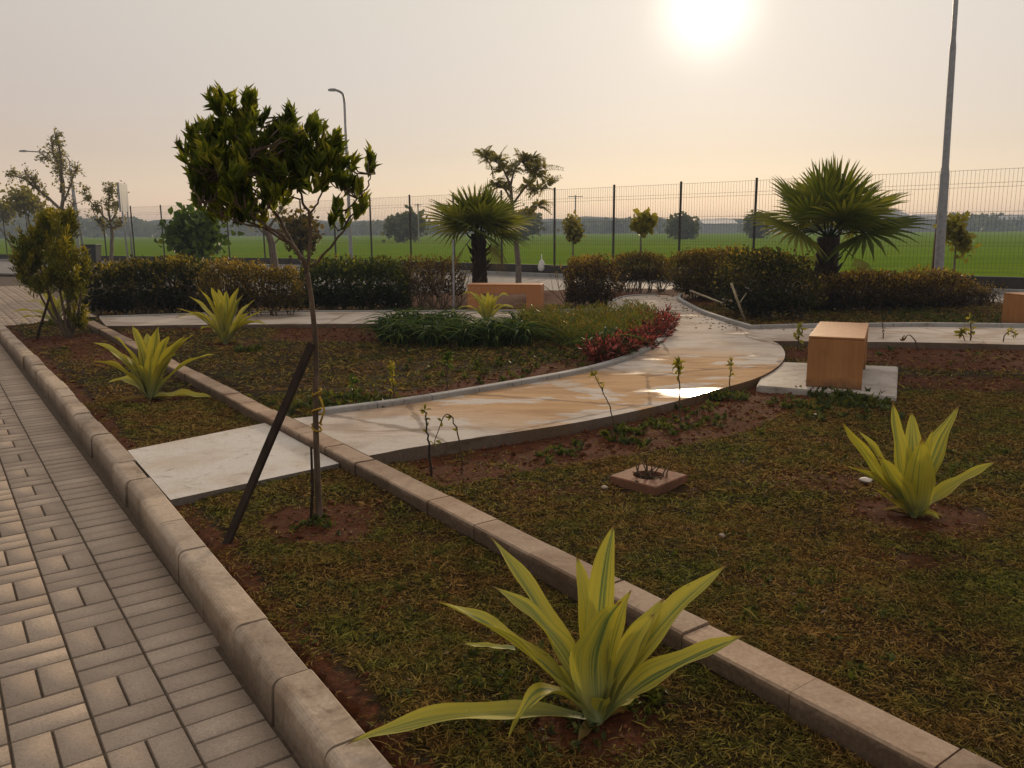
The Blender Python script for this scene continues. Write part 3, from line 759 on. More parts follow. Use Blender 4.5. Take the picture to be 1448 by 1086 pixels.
def rosette(base_px, spec, label, seed, extra=0, elen=.4, wdef=20, zb=None, lowest=None):
    """spec: (tip px, tip py, depth offset, mid px, mid py, half width px [, base px, base py])"""
    rng = np.random.default_rng(seed)
    bx, by, _ = P(*base_px); z = gz(bx, by) if zb is None else zb
    t = thing('striped_agave', (bx, by, z), label, 'agave', 'yellow striped agaves'); rb = RB(); Yb = by
    b0 = np.array([bx, by, z])
    for q in spec:
        tx, ty, dy, mx, my, w = q[:6]
        tip = np.array(D(tx, ty, Yb + dy)); mid = np.array(D(mx, my, Yb + dy * .45))
        hd = tip - b0; hd[2] = 0; hd = hd / (np.linalg.norm(hd) + 1e-6)
        st = b0 + hd * .025 + np.array([0, 0, .015])
        for pnt in (tip, mid):
            g_ = gz(pnt[0], pnt[1]) + .02
            if pnt[2] < g_: pnt[2] = g_
        rb.add(ribbon((st, mid, tip), w * Yb / 1150., 18, .28, .006 * Yb / 2.3 * w / 20, rng.uniform(-.35, .35), rng), rng.random())
    for i in range(extra):
        an = rng.uniform(0, 6.28); elv = R(rng.uniform(25, 80)); L = elen * rng.uniform(.6, 1.05)
        h = np.array([math.cos(an), math.sin(an), 0])
        tip = b0 + h * L * math.cos(elv) + np.array([0, 0, L * math.sin(elv) * .95]); mid = b0 + h * L * .42 * math.cos(elv) + np.array([0, 0, L * .56 * math.sin(elv)])
        rb.add(ribbon((b0 + h * .02, mid, tip), wdef * Yb / 1150. * rng.uniform(.8, 1.1), 14, .3, .004, rng.uniform(-.3, .3), rng), rng.random())
    rb.build('leaves', M['agave'], t)
    rd = RB()
    for i in range(4):
        an = rng.uniform(0, 6.28); L = elen * rng.uniform(.45, .8); h = np.array([math.cos(an), math.sin(an), 0])
        rd.add(ribbon((b0 + h * .02, b0 + h * L * .45 + np.array([0, 0, .05 * L]), b0 + h * L + np.array([0, 0, .012])), wdef * Yb / 1150. * .6, 10, .5, .004, rng.uniform(-1.2, 1.2), rng), rng.random())
    rd.build('dry_leaves', M['lf_dry'], t)
    mb = MB(); mb.tube([(bx, by, z - .04), (bx, by, z + .05)], [.035 * elen / .4, .02 * elen / .4], 8); mb.build('stem', M['twig_pale'], t, True)
    return t
big = rosette((843, 1012), [
    (690, 755, .34, 768, 872, 24), (695, 828, .1, 782, 908, 28), (612, 848, -.05, 735, 918, 30), (488, 1054, -.19, 655, 1014, 24), (717, 1062, -.13, 772, 982, 22),
    (815, 786, .22, 832, 880, 19), (868, 742, .20, 850, 850, 22), (893, 834, .1, 868, 905, 21), (925, 868, .12, 884, 930, 22), (1030, 797, .22, 925, 900, 28),
    (1055, 898, .02, 935, 955, 28), (880, 850, -.10, 843, 925, 34), (940, 845, .2, 893, 920, 21), (790, 905, .2, 815, 960, 18), (905, 985, .05, 880, 995, 15), (760, 930, .15, 800, 965, 18)],
    'large yellow striped agave in the foreground, one long leaf lying over the kerb', 4, 3, .22, 18)
rb = RB(); rb.add(ribbon((P(728, 918, .02), P(690, 914, .035), P(655, 911, .04)), .016, 8, .2, .002, 0, None, .9, .6), .9)
rb.build('fallen_leaf', M['agave'], big)
rosette((1293, 727), [
    (1189, 594, -.15, 1237, 668, 16), (1212, 607, .1, 1252, 664, 16), (1262, 568, .15, 1272, 650, 17), (1289, 582, .25, 1291, 645, 14), (1357, 572, .1, 1322, 650, 18),
    (1320, 605, -.05, 1310, 665, 14), (1410, 652, .0, 1347, 690, 15), (1196, 660, -.1, 1240, 682, 13), (1304, 620, -.2, 1299, 685, 22), (1243, 645, -.25, 1270, 690, 18), (1235, 690, -.1, 1262, 710, 10), (1330, 735, -.12, 1312, 726, 6)],
    'yellow striped agave alone on the right lawn beyond the concrete strip', 5, 2, .22, 14)
def mids(base, tips, arch=.07, w=8, seed=0, dep=.3):
    rng = np.random.default_rng(seed); o = []
    for tx, ty in tips:
        mx = base[0] + (tx - base[0]) * .48; my = base[1] + (ty - base[1]) * (.56 if ty < base[1] - 40 else .9) - arch * abs(tx - base[0])
        o.append((tx, ty, rng.uniform(-dep, dep), mx, my, w * rng.uniform(.85, 1.15)))
    return o
rosette((213, 562), mids((213, 558), [(129, 484), (129, 511), (159, 474), (150, 543), (186, 460), (198, 478), (225, 460), (240, 474), (262, 476), (275, 473), (307, 501), (302, 568), (208, 470), (170, 500), (250, 500)], .08, 10.5, 1),
        'yellow striped agave nearest the walkway kerb on the left lawn', 6, 4, .4, 9)
rosette((320, 488), mids((320, 486), [(249, 436), (247, 451), (265, 418), (280, 407), (298, 405), (308, 407), (338, 405), (345, 415), (362, 423), (372, 440), (380, 461), (283, 466), (320, 410), (300, 425), (356, 440), (270, 440)], .08, 7.5, 2, .4),
        'yellow striped agave between the block strip and the dark hedge', 7, 4, .4, 7)
rosette((690, 458), mids((690, 458), [(647, 437), (652, 418), (669, 412), (690, 411), (703, 417), (720, 420), (712, 434), (680, 414), (697, 415), (660, 425), (727, 436)], .06, 5, 3, .4),
        'bright yellow agave behind the strap leaf clumps in front of the reddish bench', 8, 4, .45, 5)
rosette((78, 456), mids((78, 456), [(16, 442), (38, 428), (55, 418), (130, 421), (110, 416), (90, 412), (72, 414), (28, 450), (125, 440)], .05, 5, 4, .5),
        'pale agave half hidden behind the golden conifer at the end of the kerb', 9, 4, .5, 5)

# ================================================================== YOUNG STAKED TREE
rng = np.random.default_rng(22); TW = .78
Yt = P(452, 732)[1]; tb = P(452, 732); tb = (tb[0], tb[1], gz(*tb[:2]))
tree = thing('staked_tree', tb, 'young broadleaf tree with glossy green whorled leaves, propped in the near lawn', 'tree')
def pl(pts, dy0=0., dy1=0.): 
    n = len(pts); return [np.array(D(x, y, Yt + dy0 + (dy1 - dy0) * i / max(1, n - 1))) for i, (x, y) in enumerate(pts)]
mb = MB(); nodes = []
def limb(pts, r0, r1, dy0=0, dy1=0, n=7):
    p = spline(pl(pts, dy0, dy1), 4); p = [q + rng.normal(size=3) * .0025 for q in p]
    mb.tube(p, list(np.linspace(r0 * TW, r1 * TW, len(p))), n); nodes.extend(p); return p
k_ = Yt / 1150
trunk = spline([np.array(tb) - (0, 0, .05)] + pl([(450, 700), (447, 620), (446, 560), (447, 500), (441, 430), (434, 385)]), 4)
mb.tube(trunk, list(np.interp(np.linspace(0, 1, len(trunk)), [0, .12, .4, 1], [7.4 * k_, 5.2 * k_, 4.1 * k_, 3.5 * k_])), 9)
limb([(434, 385), (428, 368), (412, 345), (380, 322), (345, 300)], 4.6 * k_, 2 * k_, 0, -.12)
limb([(428, 368), (405, 328), (388, 300), (372, 282), (352, 262)], 3.6 * k_, 1.6 * k_, 0, .15)
limb([(420, 352), (402, 340), (370, 320), (330, 306)], 3 * k_, 1.3 * k_, 0, .2)
limb([(434, 385), (438, 345), (437, 303), (430, 290), (424, 270), (420, 250)], 3.6 * k_, 1.5 * k_, 0, .08)
limb([(437, 303), (446, 292), (455, 272), (468, 255)], 2 * k_, 1.2 * k_, .06, .1)
limb([(388, 300), (378, 270), (372, 240), (362, 215)], 2 * k_, 1.1 * k_, .08, -.15)
limb([(440, 378), (462, 355), (483, 330), (492, 312), (505, 295)], 2.6 * k_, 1.3 * k_, 0, -.06)
limb([(487, 300), (505, 282), (520, 262), (524, 246)], 1.6 * k_, 1.1 * k_, -.05, -.05)
limb([(372, 282), (350, 268), (325, 255), (300, 240)], 1.8 * k_, 1 * k_, .1, -.1)
limb([(352, 262), (345, 225), (343, 190), (348, 160)], 1.8 * k_, 1 * k_, .1, .05)
limb([(380, 322), (340, 315), (305, 300), (285, 285)], 1.8 * k_, 1 * k_, -.05, -.15)
blobs = [  # px centre, radii, depth radius, count
    (338, 185, 46, 42, .17, 34), (300, 222, 48, 46, .22, 40), (345, 240, 56, 48, .30, 52), (318, 275, 44, 30, .24, 28), (385, 210, 44, 46, .22, 34), (425, 200, 40, 36, .18, 28),
    (440, 235, 38, 30, .16, 22), (392, 262, 34, 26, .2, 18), (268, 205, 16, 22, .08, 7), (470, 218, 18, 22, .08, 8), (483, 245, 14, 30, .08, 9), (350, 142, 10, 14, .05, 4), (410, 165, 14, 14, .06, 4), (312, 150, 20, 16, .08, 7),
    (345, 300, 40, 14, .14, 10), (290, 262, 24, 30, .12, 10), (460, 192, 16, 18, .06, 5)]
tips = []
for bx, by, rx, ry, rz_, n in blobs:
    v = nrm(rng.normal(size=(n, 3))) * (rng.random((n, 1)) ** .4)
    for q in v: tips.append((D(bx + q[0] * rx, by - q[1] * ry, Yt + q[2] * rz_), (q[0] * .8, q[2] * .6, 1.1)))
for x, y in ((521, 222), (527, 235), (508, 268), (514, 288), (498, 258), (478, 292), (500, 232), (487, 308), (470, 312), (505, 300)): tips.append((D(x, y, Yt - .05 + rng.normal() * .04), (.15, 0, 1)))
nodes = np.array(nodes); pos = []; dr = []; ln = []; wd = []; va = []; s0 = []; s1 = []
low = -.1
for (tx, ty, tz), up in tips:
    tp = np.array([tx, ty, tz]); up = nrm(np.array(up) + rng.normal(size=3) * .25)
    d = np.linalg.norm(nodes - tp, axis=1) + np.maximum(0, nodes[:, 2] - tp[2]) * 2
    nd = nodes[d.argmin()]; mid = (nd * .5 + tp * .5) + np.array([0, 0, -.02]) + rng.normal(size=3) * .012
    s0 += [nd, mid]; s1 += [mid, tp]
    nl = rng.integers(10, 15); v0 = rng.uniform(.15, .8)
    for i in range(nl):
        back = rng.random() * .065
        a_ = rng.uniform(0, 6.28); ref = np.cross(up, [.3, .7, .1]); ref /= np.linalg.norm(ref); b_ = np.cross(up, ref)
        out_ = ref * math.cos(a_) + b_ * math.sin(a_); op = .18 + back * 8 * rng.uniform(.6, 1.2)
        pos.append(tp - up * back); dr.append(up + out_ * op); ln.append(rng.uniform(.06, .095)); wd.append(rng.uniform(.0075, .0115)); va.append(np.clip(v0 + rng.normal() * .18 + (.25 if back < .015 else 0), 0, 1))
tv, tf = sticks_np(s0, s1, .0045, .003, 4)
mb.add([tuple(q) for q in tv], [tuple(int(i) for i in q) for q in tf])
mb.build('trunk', M['bark'], tree, True)
leaves('crown', np.array(pos), np.array(dr), np.array(ln), np.array(wd), M['lf_tree'], tree, rng, 'lance', np.array(va))
mb = MB()
for zy in (556, 582, 604):
    q = np.array(D(448, zy, Yt)); an = np.linspace(0, 6.28 * 1.5, 16)
    mb.tube([q + np.array([math.cos(a_) * .024, math.sin(a_) * .024, .018 * math.sin(a_ * .7 + zy)]) for a_ in an], .006, 5)
mb.tube([D(452, 560, Yt - .04), D(459, 580, Yt - .05), D(453, 598, Yt - .04)], .006, 5)
mb.build('twine', M['twine'], tree, True)
mb = MB(); sb = P(312, 768); a0 = np.array([sb[0], sb[1], gz(*sb[:2]) - .06]); a1 = np.array(D(441, 486, Yt - .05))
mb.tube([a0, a0 * .5 + a1 * .5 + (0, 0, .004), a1], [.023, .024, .023], 4)
tag(mb.build('prop_stake', M['stake']), 'dark wooden stake leaning against the young tree trunk', 'stake')
mb = MB(); q0 = P(447, 728); mb.tube([(q0[0] - .02, q0[1] - .05, -.05), D(442, 690, Yt - .06), D(440, 632, Yt - .07)], [.009, .008, .006], 6)
tag(mb.build('thin_stick', M['stake']), 'thin dark stick standing beside the young tree trunk', 'stick')

# ================================================================== FAN PALMS
def palm(base, H, seed, label, nf, R0, trunk_r, lean=(0, 0), dead=3, pet=.55, skirt=0):
    rng = np.random.default_rng(seed); bx, by, bz = base
    t = thing('fan_palm', base, label, 'palm tree', 'fan palms'); top = np.array([bx + lean[0], by + lean[1], bz + H])
    mb = MB(); hs = np.linspace(0, 1, 26)
    pts = [np.array(base) * (1 - h) + top * h + np.array([0, 0, -.1 * (h == 0)]) for h in hs]
    mb.tube(pts, [trunk_r * (1.18 - .25 * h + .05 * math.sin(h * 60) + .1 * (h > .8)) for h in hs], 12)
    for i in range(22):                        # old leaf bases
        h = rng.uniform(.25, 1.); a_ = rng.uniform(0, 6.28); p = np.array(base) * (1 - h) + top * h; d = np.array([math.cos(a_), math.sin(a_), 0])
        mb.tube([p + d * trunk_r * .85, p + d * trunk_r * 1.45 + (0, 0, .07), p + d * trunk_r * 1.75 + (0, 0, .15)], [.028, .02, .006], 5)
    mb.build('trunk', M['palm_bark'], t, True)
    def frond(an, elv, Rf, pl_, V, F, A, PV, droop, wf=1.0):
        h = np.array([math.cos(an), math.sin(an), 0]); d0 = h * math.cos(elv) + np.array([0, 0, math.sin(elv)])
        st = top + h * .05; e_ = st + d0 * pl_ + np.array([0, 0, -droop * pl_ * .25])
        PV.append([st, st * .5 + e_ * .5 + np.array([0, 0, .05 * pl_]), e_])
        dirn = nrm(e_ - st + np.array([0, 0, -.12 * droop])); side = np.cross(dirn, [0, 0, 1.]); side = side / (np.linalg.norm(side) + 1e-6); up = np.cross(side, dirn)
        tilt = rng.uniform(-.5, .5); side, up = side * math.cos(tilt) + up * math.sin(tilt), up * math.cos(tilt) - side * math.sin(tilt)
        ns = 26; span = R(rng.uniform(105, 135)) * (1 if wf == 1 else .5); v0 = rng.uniform(.2, .75)
        for i in range(ns):
            f = (i + .5) / ns * 2 - 1; th = f * span; da = span / ns
            L = Rf * (1 - .32 * abs(f) ** 2.2) * rng.uniform(.93, 1.05)
            sd = dirn * math.cos(th) + side * math.sin(th) + up * (.18 * math.cos(th)); sd /= np.linalg.norm(sd)
            pr = -dirn * math.sin(th) + side * math.cos(th)
            k = len(V); seg = (0.02, .30, .58, .80, 1.0)
            dr_ = droop * rng.uniform(.7, 1.3)
            for si, u in enumerate(seg):
                w_ = wf * (L * u * da * 1.03 if u <= .5 else L * .5 * da * .98 * (1 - ((u - .5) / .5) ** 1.15))
                c_ = e_ + sd * L * u + np.array([0, 0, -1]) * (max(0, u - .35) ** 2) * L * .62 * dr_ - up * .0
                pl2 = up * (w_ * .55)
                V += [c_ - pr * w_ - pl2, c_ + pl2 * .6, c_ + pr * w_ - pl2]
                A.extend([np.clip(v0 + rng.normal() * .12 + .12 * u, 0, 1)] * 3)
            for si in range(4):
                for j in range(2):
                    q = k + si * 3 + j; F.append((q, q + 1, q + 4, q + 3))
    V, F, A, PV = [], [], [], []
    for i in range(nf):
        u = (i + .5) / nf; an = i * 2.39996 + rng.normal() * .15; elv = R(84 - 70 * u ** 1.15 + rng.normal() * 5)
        frond(an, elv, R0 * rng.uniform(.88, 1.08), pet * rng.uniform(.8, 1.15) * (.55 + .5 * u), V, F, A, PV, .3 + .4 * u)
    np_mesh('crown', V, F, M['lf_palm'], t, A)
    mb = MB()
    for p in PV: mb.tube(spline(p, 3), [.018, .016, .014, .012, .011, .010, .009], 5)
    mb.build('leaf_stalks', M['lf_palm'], t, True)
    V, F, A, PV = [], [], [], []
    for i in range(dead):
        frond(rng.uniform(0, 6.28), R(rng.uniform(-40, -15)), R0 * .62, pet * .6, V, F, A, PV, 1.9, .5)
    if dead:
        np_mesh('dry_fronds', V, F, M['lf_dry'], t, A)
        mb = MB()
        for p in PV: mb.tube(spline(p, 3), .009, 5)
        mb.build('dry_stalks', M['lf_dry'], t, True)
    return t
Y1 = 17.2; x1 = XY(679, Y1)
palm((x1, Y1, -.03), D(680, 330, Y1)[2] + .03, 31, 'fan palm standing behind the reddish bench', 17, .90, .15, (-.02, 0), 3, .45)
Y2 = 15.6; x2 = XY(1163, Y2)
palm((x2, Y2, -.03), D(1166, 335, Y2)[2] + .03, 37, 'wide fan palm rising out of the right hedge', 19, 1.12, .19, (.06, 0), 3, .78)

# ================================================================== HEDGES AND BUSHES
def hedge(name, pts, depth, top, label, mat, seed, dens=900, lf=(.035, .06), cat='hedge', group=None, loose=.1, bare=.25, twig=1., tmpl='dia', twmat='twig', z0=-.03, lean_up=.6):
    """pts: (x, y) centre line; depth, top: sizes along it"""
    rng = np.random.default_rng(seed); pts = np.array(pts, float); n = len(pts)
    seg = np.linalg.norm(np.diff(pts, axis=0), axis=1); cum = np.r_[0, np.cumsum(seg)]; L = cum[-1]
    top = np.broadcast_to(top, n); depth = np.broadcast_to(depth, n)
    N = int(L * dens * 2.1)
    s_ = rng.uniform(-.03, 1.03, N) * L
    cx = np.interp(s_, cum, pts[:, 0]); cy = np.interp(s_, cum, pts[:, 1]); tp = np.interp(s_, cum, top); dp = np.interp(s_, cum, depth)
    tx = np.interp(s_ + .05, np.r_[-9, cum, L + 9], np.r_[pts[0, 0] - 9 * (pts[1, 0] - pts[0, 0]) / seg[0], pts[:, 0], pts[-1, 0] + 9 * (pts[-1, 0] - pts[-2, 0]) / seg[-1]]) 
    d = nrm(np.c_[np.gradient(pts[:, 0]), np.gradient(pts[:, 1])]); dx = np.interp(s_, cum, d[:, 0]); dy = np.interp(s_, cum, d[:, 1])
    lump = vnoise(s_ * 1.6 + seed * 7.3, np.full(N, seed * 3.1)); lump2 = vnoise(s_ * 5 + seed, np.full(N, seed * 1.7))
    tl = tp * (.86 + .22 * lump + .08 * lump2)
    # a shell-weighted cross-section
    th = rng.uniform(0, 2 * math.pi, N); rr = rng.random(N) ** .33
    wx = np.sign(np.cos(th)) * np.abs(np.cos(th)) ** .6 * rr; wz = np.sign(np.sin(th)) * np.abs(np.sin(th)) ** .6 * rr
    nz = vnoise(s_ * 3.1 + 40, th * 2.5 + seed)
    off = wx * dp * .5 * (.8 + .4 * nz); lo = bare * tl
    z = lo + (wz * .5 + .5) * (tl - lo) * (.92 + .16 * nz) + rng.normal(size=N) * loose * .3
    zf = (z - lo) / np.maximum(tl - lo, .1)
    off *= np.clip(.55 + zf * .9, .5, 1.0); end = np.clip(np.minimum(s_ / L, 1 - s_ / L) / .06 * .35 + .65, .5, 1); z = lo + (z - lo) * end
    keep = z > .02
    pos = np.c_[cx - dy * off, cy + dx * off, z0 + z]; pos[:, :2] += rng.normal(size=(N, 2)) * loose * .4
    ou = np.c_[-dy * wx, dx * wx, wz]
    dr = nrm(rng.normal(size=(N, 3)) * .8 + ou * .8 + np.array([0, 0, lean_up]))
    var = np.clip(.30 + .42 * np.clip(zf, 0, 1) ** 2 + rng.normal(size=N) * .17 + (nz - .5) * .35, 0, 1)  # leaves lighter towards the top: light catching hedge tops put into leaf colour
    pos, dr, var = pos[keep], dr[keep], var[keep]; n2 = len(pos)
    c = thing(name, (float(pts[:, 0].mean()), float(pts[:, 1].mean()), z0), label, cat, group)
    ln = rng.uniform(*lf, n2)
    fol = [(pos, dr, ln, ln * .34, var)]
    # stems from the ground and fine twigs through the crown, some sticking out on top
    ns = int(L * 7 * twig) + 3; ss = rng.uniform(.02, .98, ns) * L
    bx_ = np.interp(ss, cum, pts[:, 0]); by_ = np.interp(ss, cum, pts[:, 1]); dpp = np.interp(ss, cum, depth); tpp = np.interp(ss, cum, top)
    o_ = rng.uniform(-.3, .3, ns) * dpp; b0 = np.c_[bx_, by_ + o_, np.full(ns, z0 - .02)]
    p0, p1, r0, r1 = [], [], [], []
    for i in range(ns):
        q = b0[i]; 
        for k in range(4):
            dirv = nrm(np.array([rng.normal() * .45, rng.normal() * .35, 1.0])); hgt = tpp[i] * rng.uniform(.35, .62)
            m1 = q + dirv * hgt; p0.append(q); p1.append(m1); r0.append(.011); r1.append(.006)
            for j in range(4):
                d2 = nrm(dirv + rng.normal(size=3) * .55 + np.array([0, 0, .25])); m2 = m1 + d2 * tpp[i] * rng.uniform(.18, .52)
                if m2[2] > z0 + tpp[i] * 1.16: m2[2] = z0 + tpp[i] * rng.uniform(.9, 1.16)
                p0.append(m1); p1.append(m2); r0.append(.005); r1.append(.0022)
    sticks('branches', p0, p1, np.array(r0), np.array(r1), M[twmat], c, 3)
    q0, q1 = np.array(p0)[np.array(r1) < .003], np.array(p1)[np.array(r1) < .003]; hi = q1[:, 2] > z0 + .72 * top.mean(); q0, q1 = q0[hi], q1[hi]
    if len(q0):
        u = rng.uniform(.35, 1.02, (len(q0), 7)); sp_ = (q0[:, None] + (q1 - q0)[:, None] * u[..., None]).reshape(-1, 3); m_ = len(sp_)
        fol.append((sp_, rng.normal(size=(m_, 3)) + np.array([0, 0, .6]), rng.uniform(*lf, m_) * .9, rng.uniform(*lf, m_) * .24, np.clip(rng.normal(.75, .15, m_), 0, 1)))
    fp, fd, fl, fw, fv = [np.concatenate([q[i] for q in fol]) for i in range(5)]
    leaves('foliage', fp, fd, fl, fw, M[mat], c, rng, tmpl, fv)
    return c
def gp(*q): return [P(a, b, -.03)[:2] for a, b in q]
def hz(px, py, pyb):   # height of something whose foot is at pyb
    Y_ = P(px, pyb)[1]; return D(px, py, Y_)[2]
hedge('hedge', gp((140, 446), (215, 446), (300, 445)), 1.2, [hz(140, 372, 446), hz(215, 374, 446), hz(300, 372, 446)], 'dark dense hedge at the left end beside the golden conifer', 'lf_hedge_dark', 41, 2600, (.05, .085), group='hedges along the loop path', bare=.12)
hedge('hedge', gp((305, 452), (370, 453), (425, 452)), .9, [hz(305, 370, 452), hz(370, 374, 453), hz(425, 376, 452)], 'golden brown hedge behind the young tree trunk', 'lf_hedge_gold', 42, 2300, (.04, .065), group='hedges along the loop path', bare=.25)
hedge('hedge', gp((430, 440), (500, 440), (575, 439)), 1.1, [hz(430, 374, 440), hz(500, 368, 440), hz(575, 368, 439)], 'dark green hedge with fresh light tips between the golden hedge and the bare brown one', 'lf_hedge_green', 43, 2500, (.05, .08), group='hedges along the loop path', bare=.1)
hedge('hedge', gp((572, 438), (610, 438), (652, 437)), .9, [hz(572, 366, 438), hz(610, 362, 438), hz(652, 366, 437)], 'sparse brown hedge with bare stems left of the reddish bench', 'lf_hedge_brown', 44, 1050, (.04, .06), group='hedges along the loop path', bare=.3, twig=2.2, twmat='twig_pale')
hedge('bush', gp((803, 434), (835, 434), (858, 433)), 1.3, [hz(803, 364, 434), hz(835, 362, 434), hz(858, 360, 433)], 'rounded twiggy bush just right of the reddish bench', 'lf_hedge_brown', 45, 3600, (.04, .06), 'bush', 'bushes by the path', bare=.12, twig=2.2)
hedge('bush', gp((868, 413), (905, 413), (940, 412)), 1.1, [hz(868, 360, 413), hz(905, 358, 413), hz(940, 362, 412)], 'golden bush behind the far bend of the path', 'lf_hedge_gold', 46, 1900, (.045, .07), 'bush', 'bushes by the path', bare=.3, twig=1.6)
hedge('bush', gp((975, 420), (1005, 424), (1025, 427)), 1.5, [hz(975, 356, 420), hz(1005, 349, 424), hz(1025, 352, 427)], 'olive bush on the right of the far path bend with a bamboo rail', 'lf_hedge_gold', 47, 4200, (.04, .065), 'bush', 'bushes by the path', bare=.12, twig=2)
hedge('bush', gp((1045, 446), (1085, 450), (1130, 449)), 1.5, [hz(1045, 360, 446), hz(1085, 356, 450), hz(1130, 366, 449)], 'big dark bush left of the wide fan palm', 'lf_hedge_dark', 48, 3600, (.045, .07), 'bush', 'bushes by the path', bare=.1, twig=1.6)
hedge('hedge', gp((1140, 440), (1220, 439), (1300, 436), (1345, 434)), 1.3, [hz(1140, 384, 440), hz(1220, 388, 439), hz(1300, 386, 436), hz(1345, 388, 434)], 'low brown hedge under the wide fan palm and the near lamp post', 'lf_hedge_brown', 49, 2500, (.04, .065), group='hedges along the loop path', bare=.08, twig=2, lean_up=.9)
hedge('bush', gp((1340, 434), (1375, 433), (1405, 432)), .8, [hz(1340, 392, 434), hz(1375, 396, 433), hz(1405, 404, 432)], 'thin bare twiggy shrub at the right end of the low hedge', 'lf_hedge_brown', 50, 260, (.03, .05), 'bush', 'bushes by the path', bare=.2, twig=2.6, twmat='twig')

# ================================================================== TREES BEHIND
def grow(rng, p, d, L, r, depth, segs, tips, spread=.6, up=.25, ratio=.72, kids=(2, 4)):
    m = p + d * L * .5 + rng.normal(size=3) * L * .05; e_ = p + d * L + rng.normal(size=3) * L * .05
    segs.append((p, m, r, r * .86)); segs.append((m, e_, r * .86, r * .7))
    if depth == 0: tips.append((e_, d)); return
    if depth <= 2: tips.append((e_, d))
    for i in range(rng.integers(*kids)):
        nd = nrm(d + rng.normal(size=3) * spread + np.array([0, 0, up]))
        grow(rng, e_, nd, L * ratio * rng.uniform(.75, 1.15), r * .62, depth - 1, segs, tips, spread, up, ratio, kids)
def fit_tree(name, base, H, halfw, label, mat, seed, depth=4, lf=.12, lw=.3, per=14, cl=.25, trunk=.3, bark='bark_grey', tmpl='dia', spread=.6, up=.25, lean=(0, 0), r0=None, group=None, droop=0., cat='tree', kids=(2, 4)):
    rng = np.random.default_rng(seed); segs, tips = [], []
    b = np.zeros(3); t1 = np.array([lean[0], lean[1], H * trunk]); r = (r0 or H * .018)
    grow(rng, t1, nrm(np.array([lean[0] * .6, lean[1] * .6, 1.])), H * .22, r * .8, depth, segs, tips, spread, up, .74, kids)
    pts = np.array([t[0] for t in tips]); c = np.array([lean[0], lean[1]])
    ext = np.abs(pts[:, :2] - c).max(); sx = max(.02, halfw - lf) / max(ext, .01); sz = (H - lf - H * trunk) / max(pts[:, 2].max() - H * trunk, .01)
    def T(p):
        q = np.array(p, float).copy(); q[:2] = c + (q[:2] - c) * sx; q[2] = H * trunk + (q[2] - H * trunk) * sz; return q + np.array(base)
    t = thing(name, tuple(base), label, cat, group)
    p0 = [T(s[0]) for s in segs]; p1 = [T(s[1]) for s in segs]
    V, F = sticks_np(p0, p1, np.array([s[2] for s in segs]), np.array([s[3] for s in segs]), 5)
    tr = np.array([np.array(base) + np.array([0, 0, -.1]), np.array(base) + t1 * .5 + rng.normal(size=3) * .01 * H, np.array(base) + t1])
    V2, F2 = sticks_np(tr[:-1], tr[1:], np.array([r * 1.15, r]), np.array([r, r * .85]), 7)
    V = np.r_[V, V2]; F = np.r_[F, F2 + len(V) - len(V2)]
    np_mesh('trunk', V, F, M[bark], t, smooth=True)
    n = len(tips) * per; tp = np.array([T(q[0]) for q in tips]); td = np.array([q[1] for q in tips])
    pos = np.repeat(tp, per, 0) + rng.normal(size=(n, 3)) * cl * .5; dr = np.repeat(td, per, 0) * .5 + rng.normal(size=(n, 3)) * .8; dr[:, 2] += .2 - droop
    zz = (pos[:, 2] - pos[:, 2].min()) / max(np.ptp(pos[:, 2]), .01)
    v = np.clip(.3 + .3 * zz + np.repeat(rng.normal(size=len(tips)) * .14, per) + rng.normal(size=n) * .1, 0, 1)
    leaves('crown', pos, dr, lf * rng.uniform(.7, 1.2, n), lf * lw * rng.uniform(.8, 1.2, n), M[mat], t, rng, tmpl, v)
    return t
def base_at(px, Y, z=-.15): return (XY(px, Y), Y, z)
def top_h(px, py, Y, z=-.15): return D(px, py, Y)[2] - z
def hw(px, Y): return px * Y / 1150.
# feathery tree behind the left palm
Yq = 25.5; bq = base_at(733, Yq)
t = thing('feather_leaf_tree', bq, 'tall thin tree with feathery leaf tufts behind the left fan palm', 'tree')
rng = np.random.default_rng(61); mb = MB()
def q3(x, y, dy=0): return np.array(D(x, y, Yq + dy))
tr_ = [np.array(bq) - (0, 0, .1), q3(733, 378), q3(730, 345), q3(726, 315), q3(724, 290), q3(722, 262)]
mb.tube(spline(tr_, 3), list(np.linspace(.10, .045, 16)), 8)
tufts = []
for pts in (((722, 262), (712, 240), (702, 228)), ((722, 262), (728, 240), (738, 228)), ((724, 290), (745, 262), (758, 248)), ((724, 285), (712, 265), (700, 258)), ((738, 228), (752, 240), (766, 238)),
            ((726, 315), (748, 300), (760, 290)), ((745, 262), (760, 268), (772, 262)), ((702, 228), (692, 222), (684, 220)), ((726, 300), (710, 300), (698, 300)), ((738, 228), (744, 222), (752, 226))):
    p = [q3(a, b, rng.uniform(-.4, .4)) for a, b in pts]; p[0] = q3(*pts[0]); mb.tube(spline(p, 3), list(np.linspace(.04, .015, 7)), 6); tufts.append((p[-1], 1.0)); tufts.append((p[1], .75))
pos, dr, ln, va, A0, A1 = [], [], [], [], [], []
for c_, sc_ in tufts:
    for k in range(8):
        d = nrm(rng.normal(size=3) * np.array([1, 1, .6]) + np.array([0, 0, .3])); L = rng.uniform(.38, .68) * sc_; v0 = rng.uniform(.2, .8)
        A0.append(c_); A1.append(c_ + d * L * .8 + (0, 0, -.06))
        sd = np.cross(d, rng.normal(size=3)); sd /= np.linalg.norm(sd)
        for j in range(9):
            u = (j + 1) / 9; b = c_ + d * L * u + np.array([0, 0, -.14 * u * u])
            for sgn in (-1, 1):
                pos.append(b); dr.append(sd * sgn + d * .7 + np.array([0, 0, -.25])); ln.append(.15 * (1.15 - .6 * u)); va.append(v0)
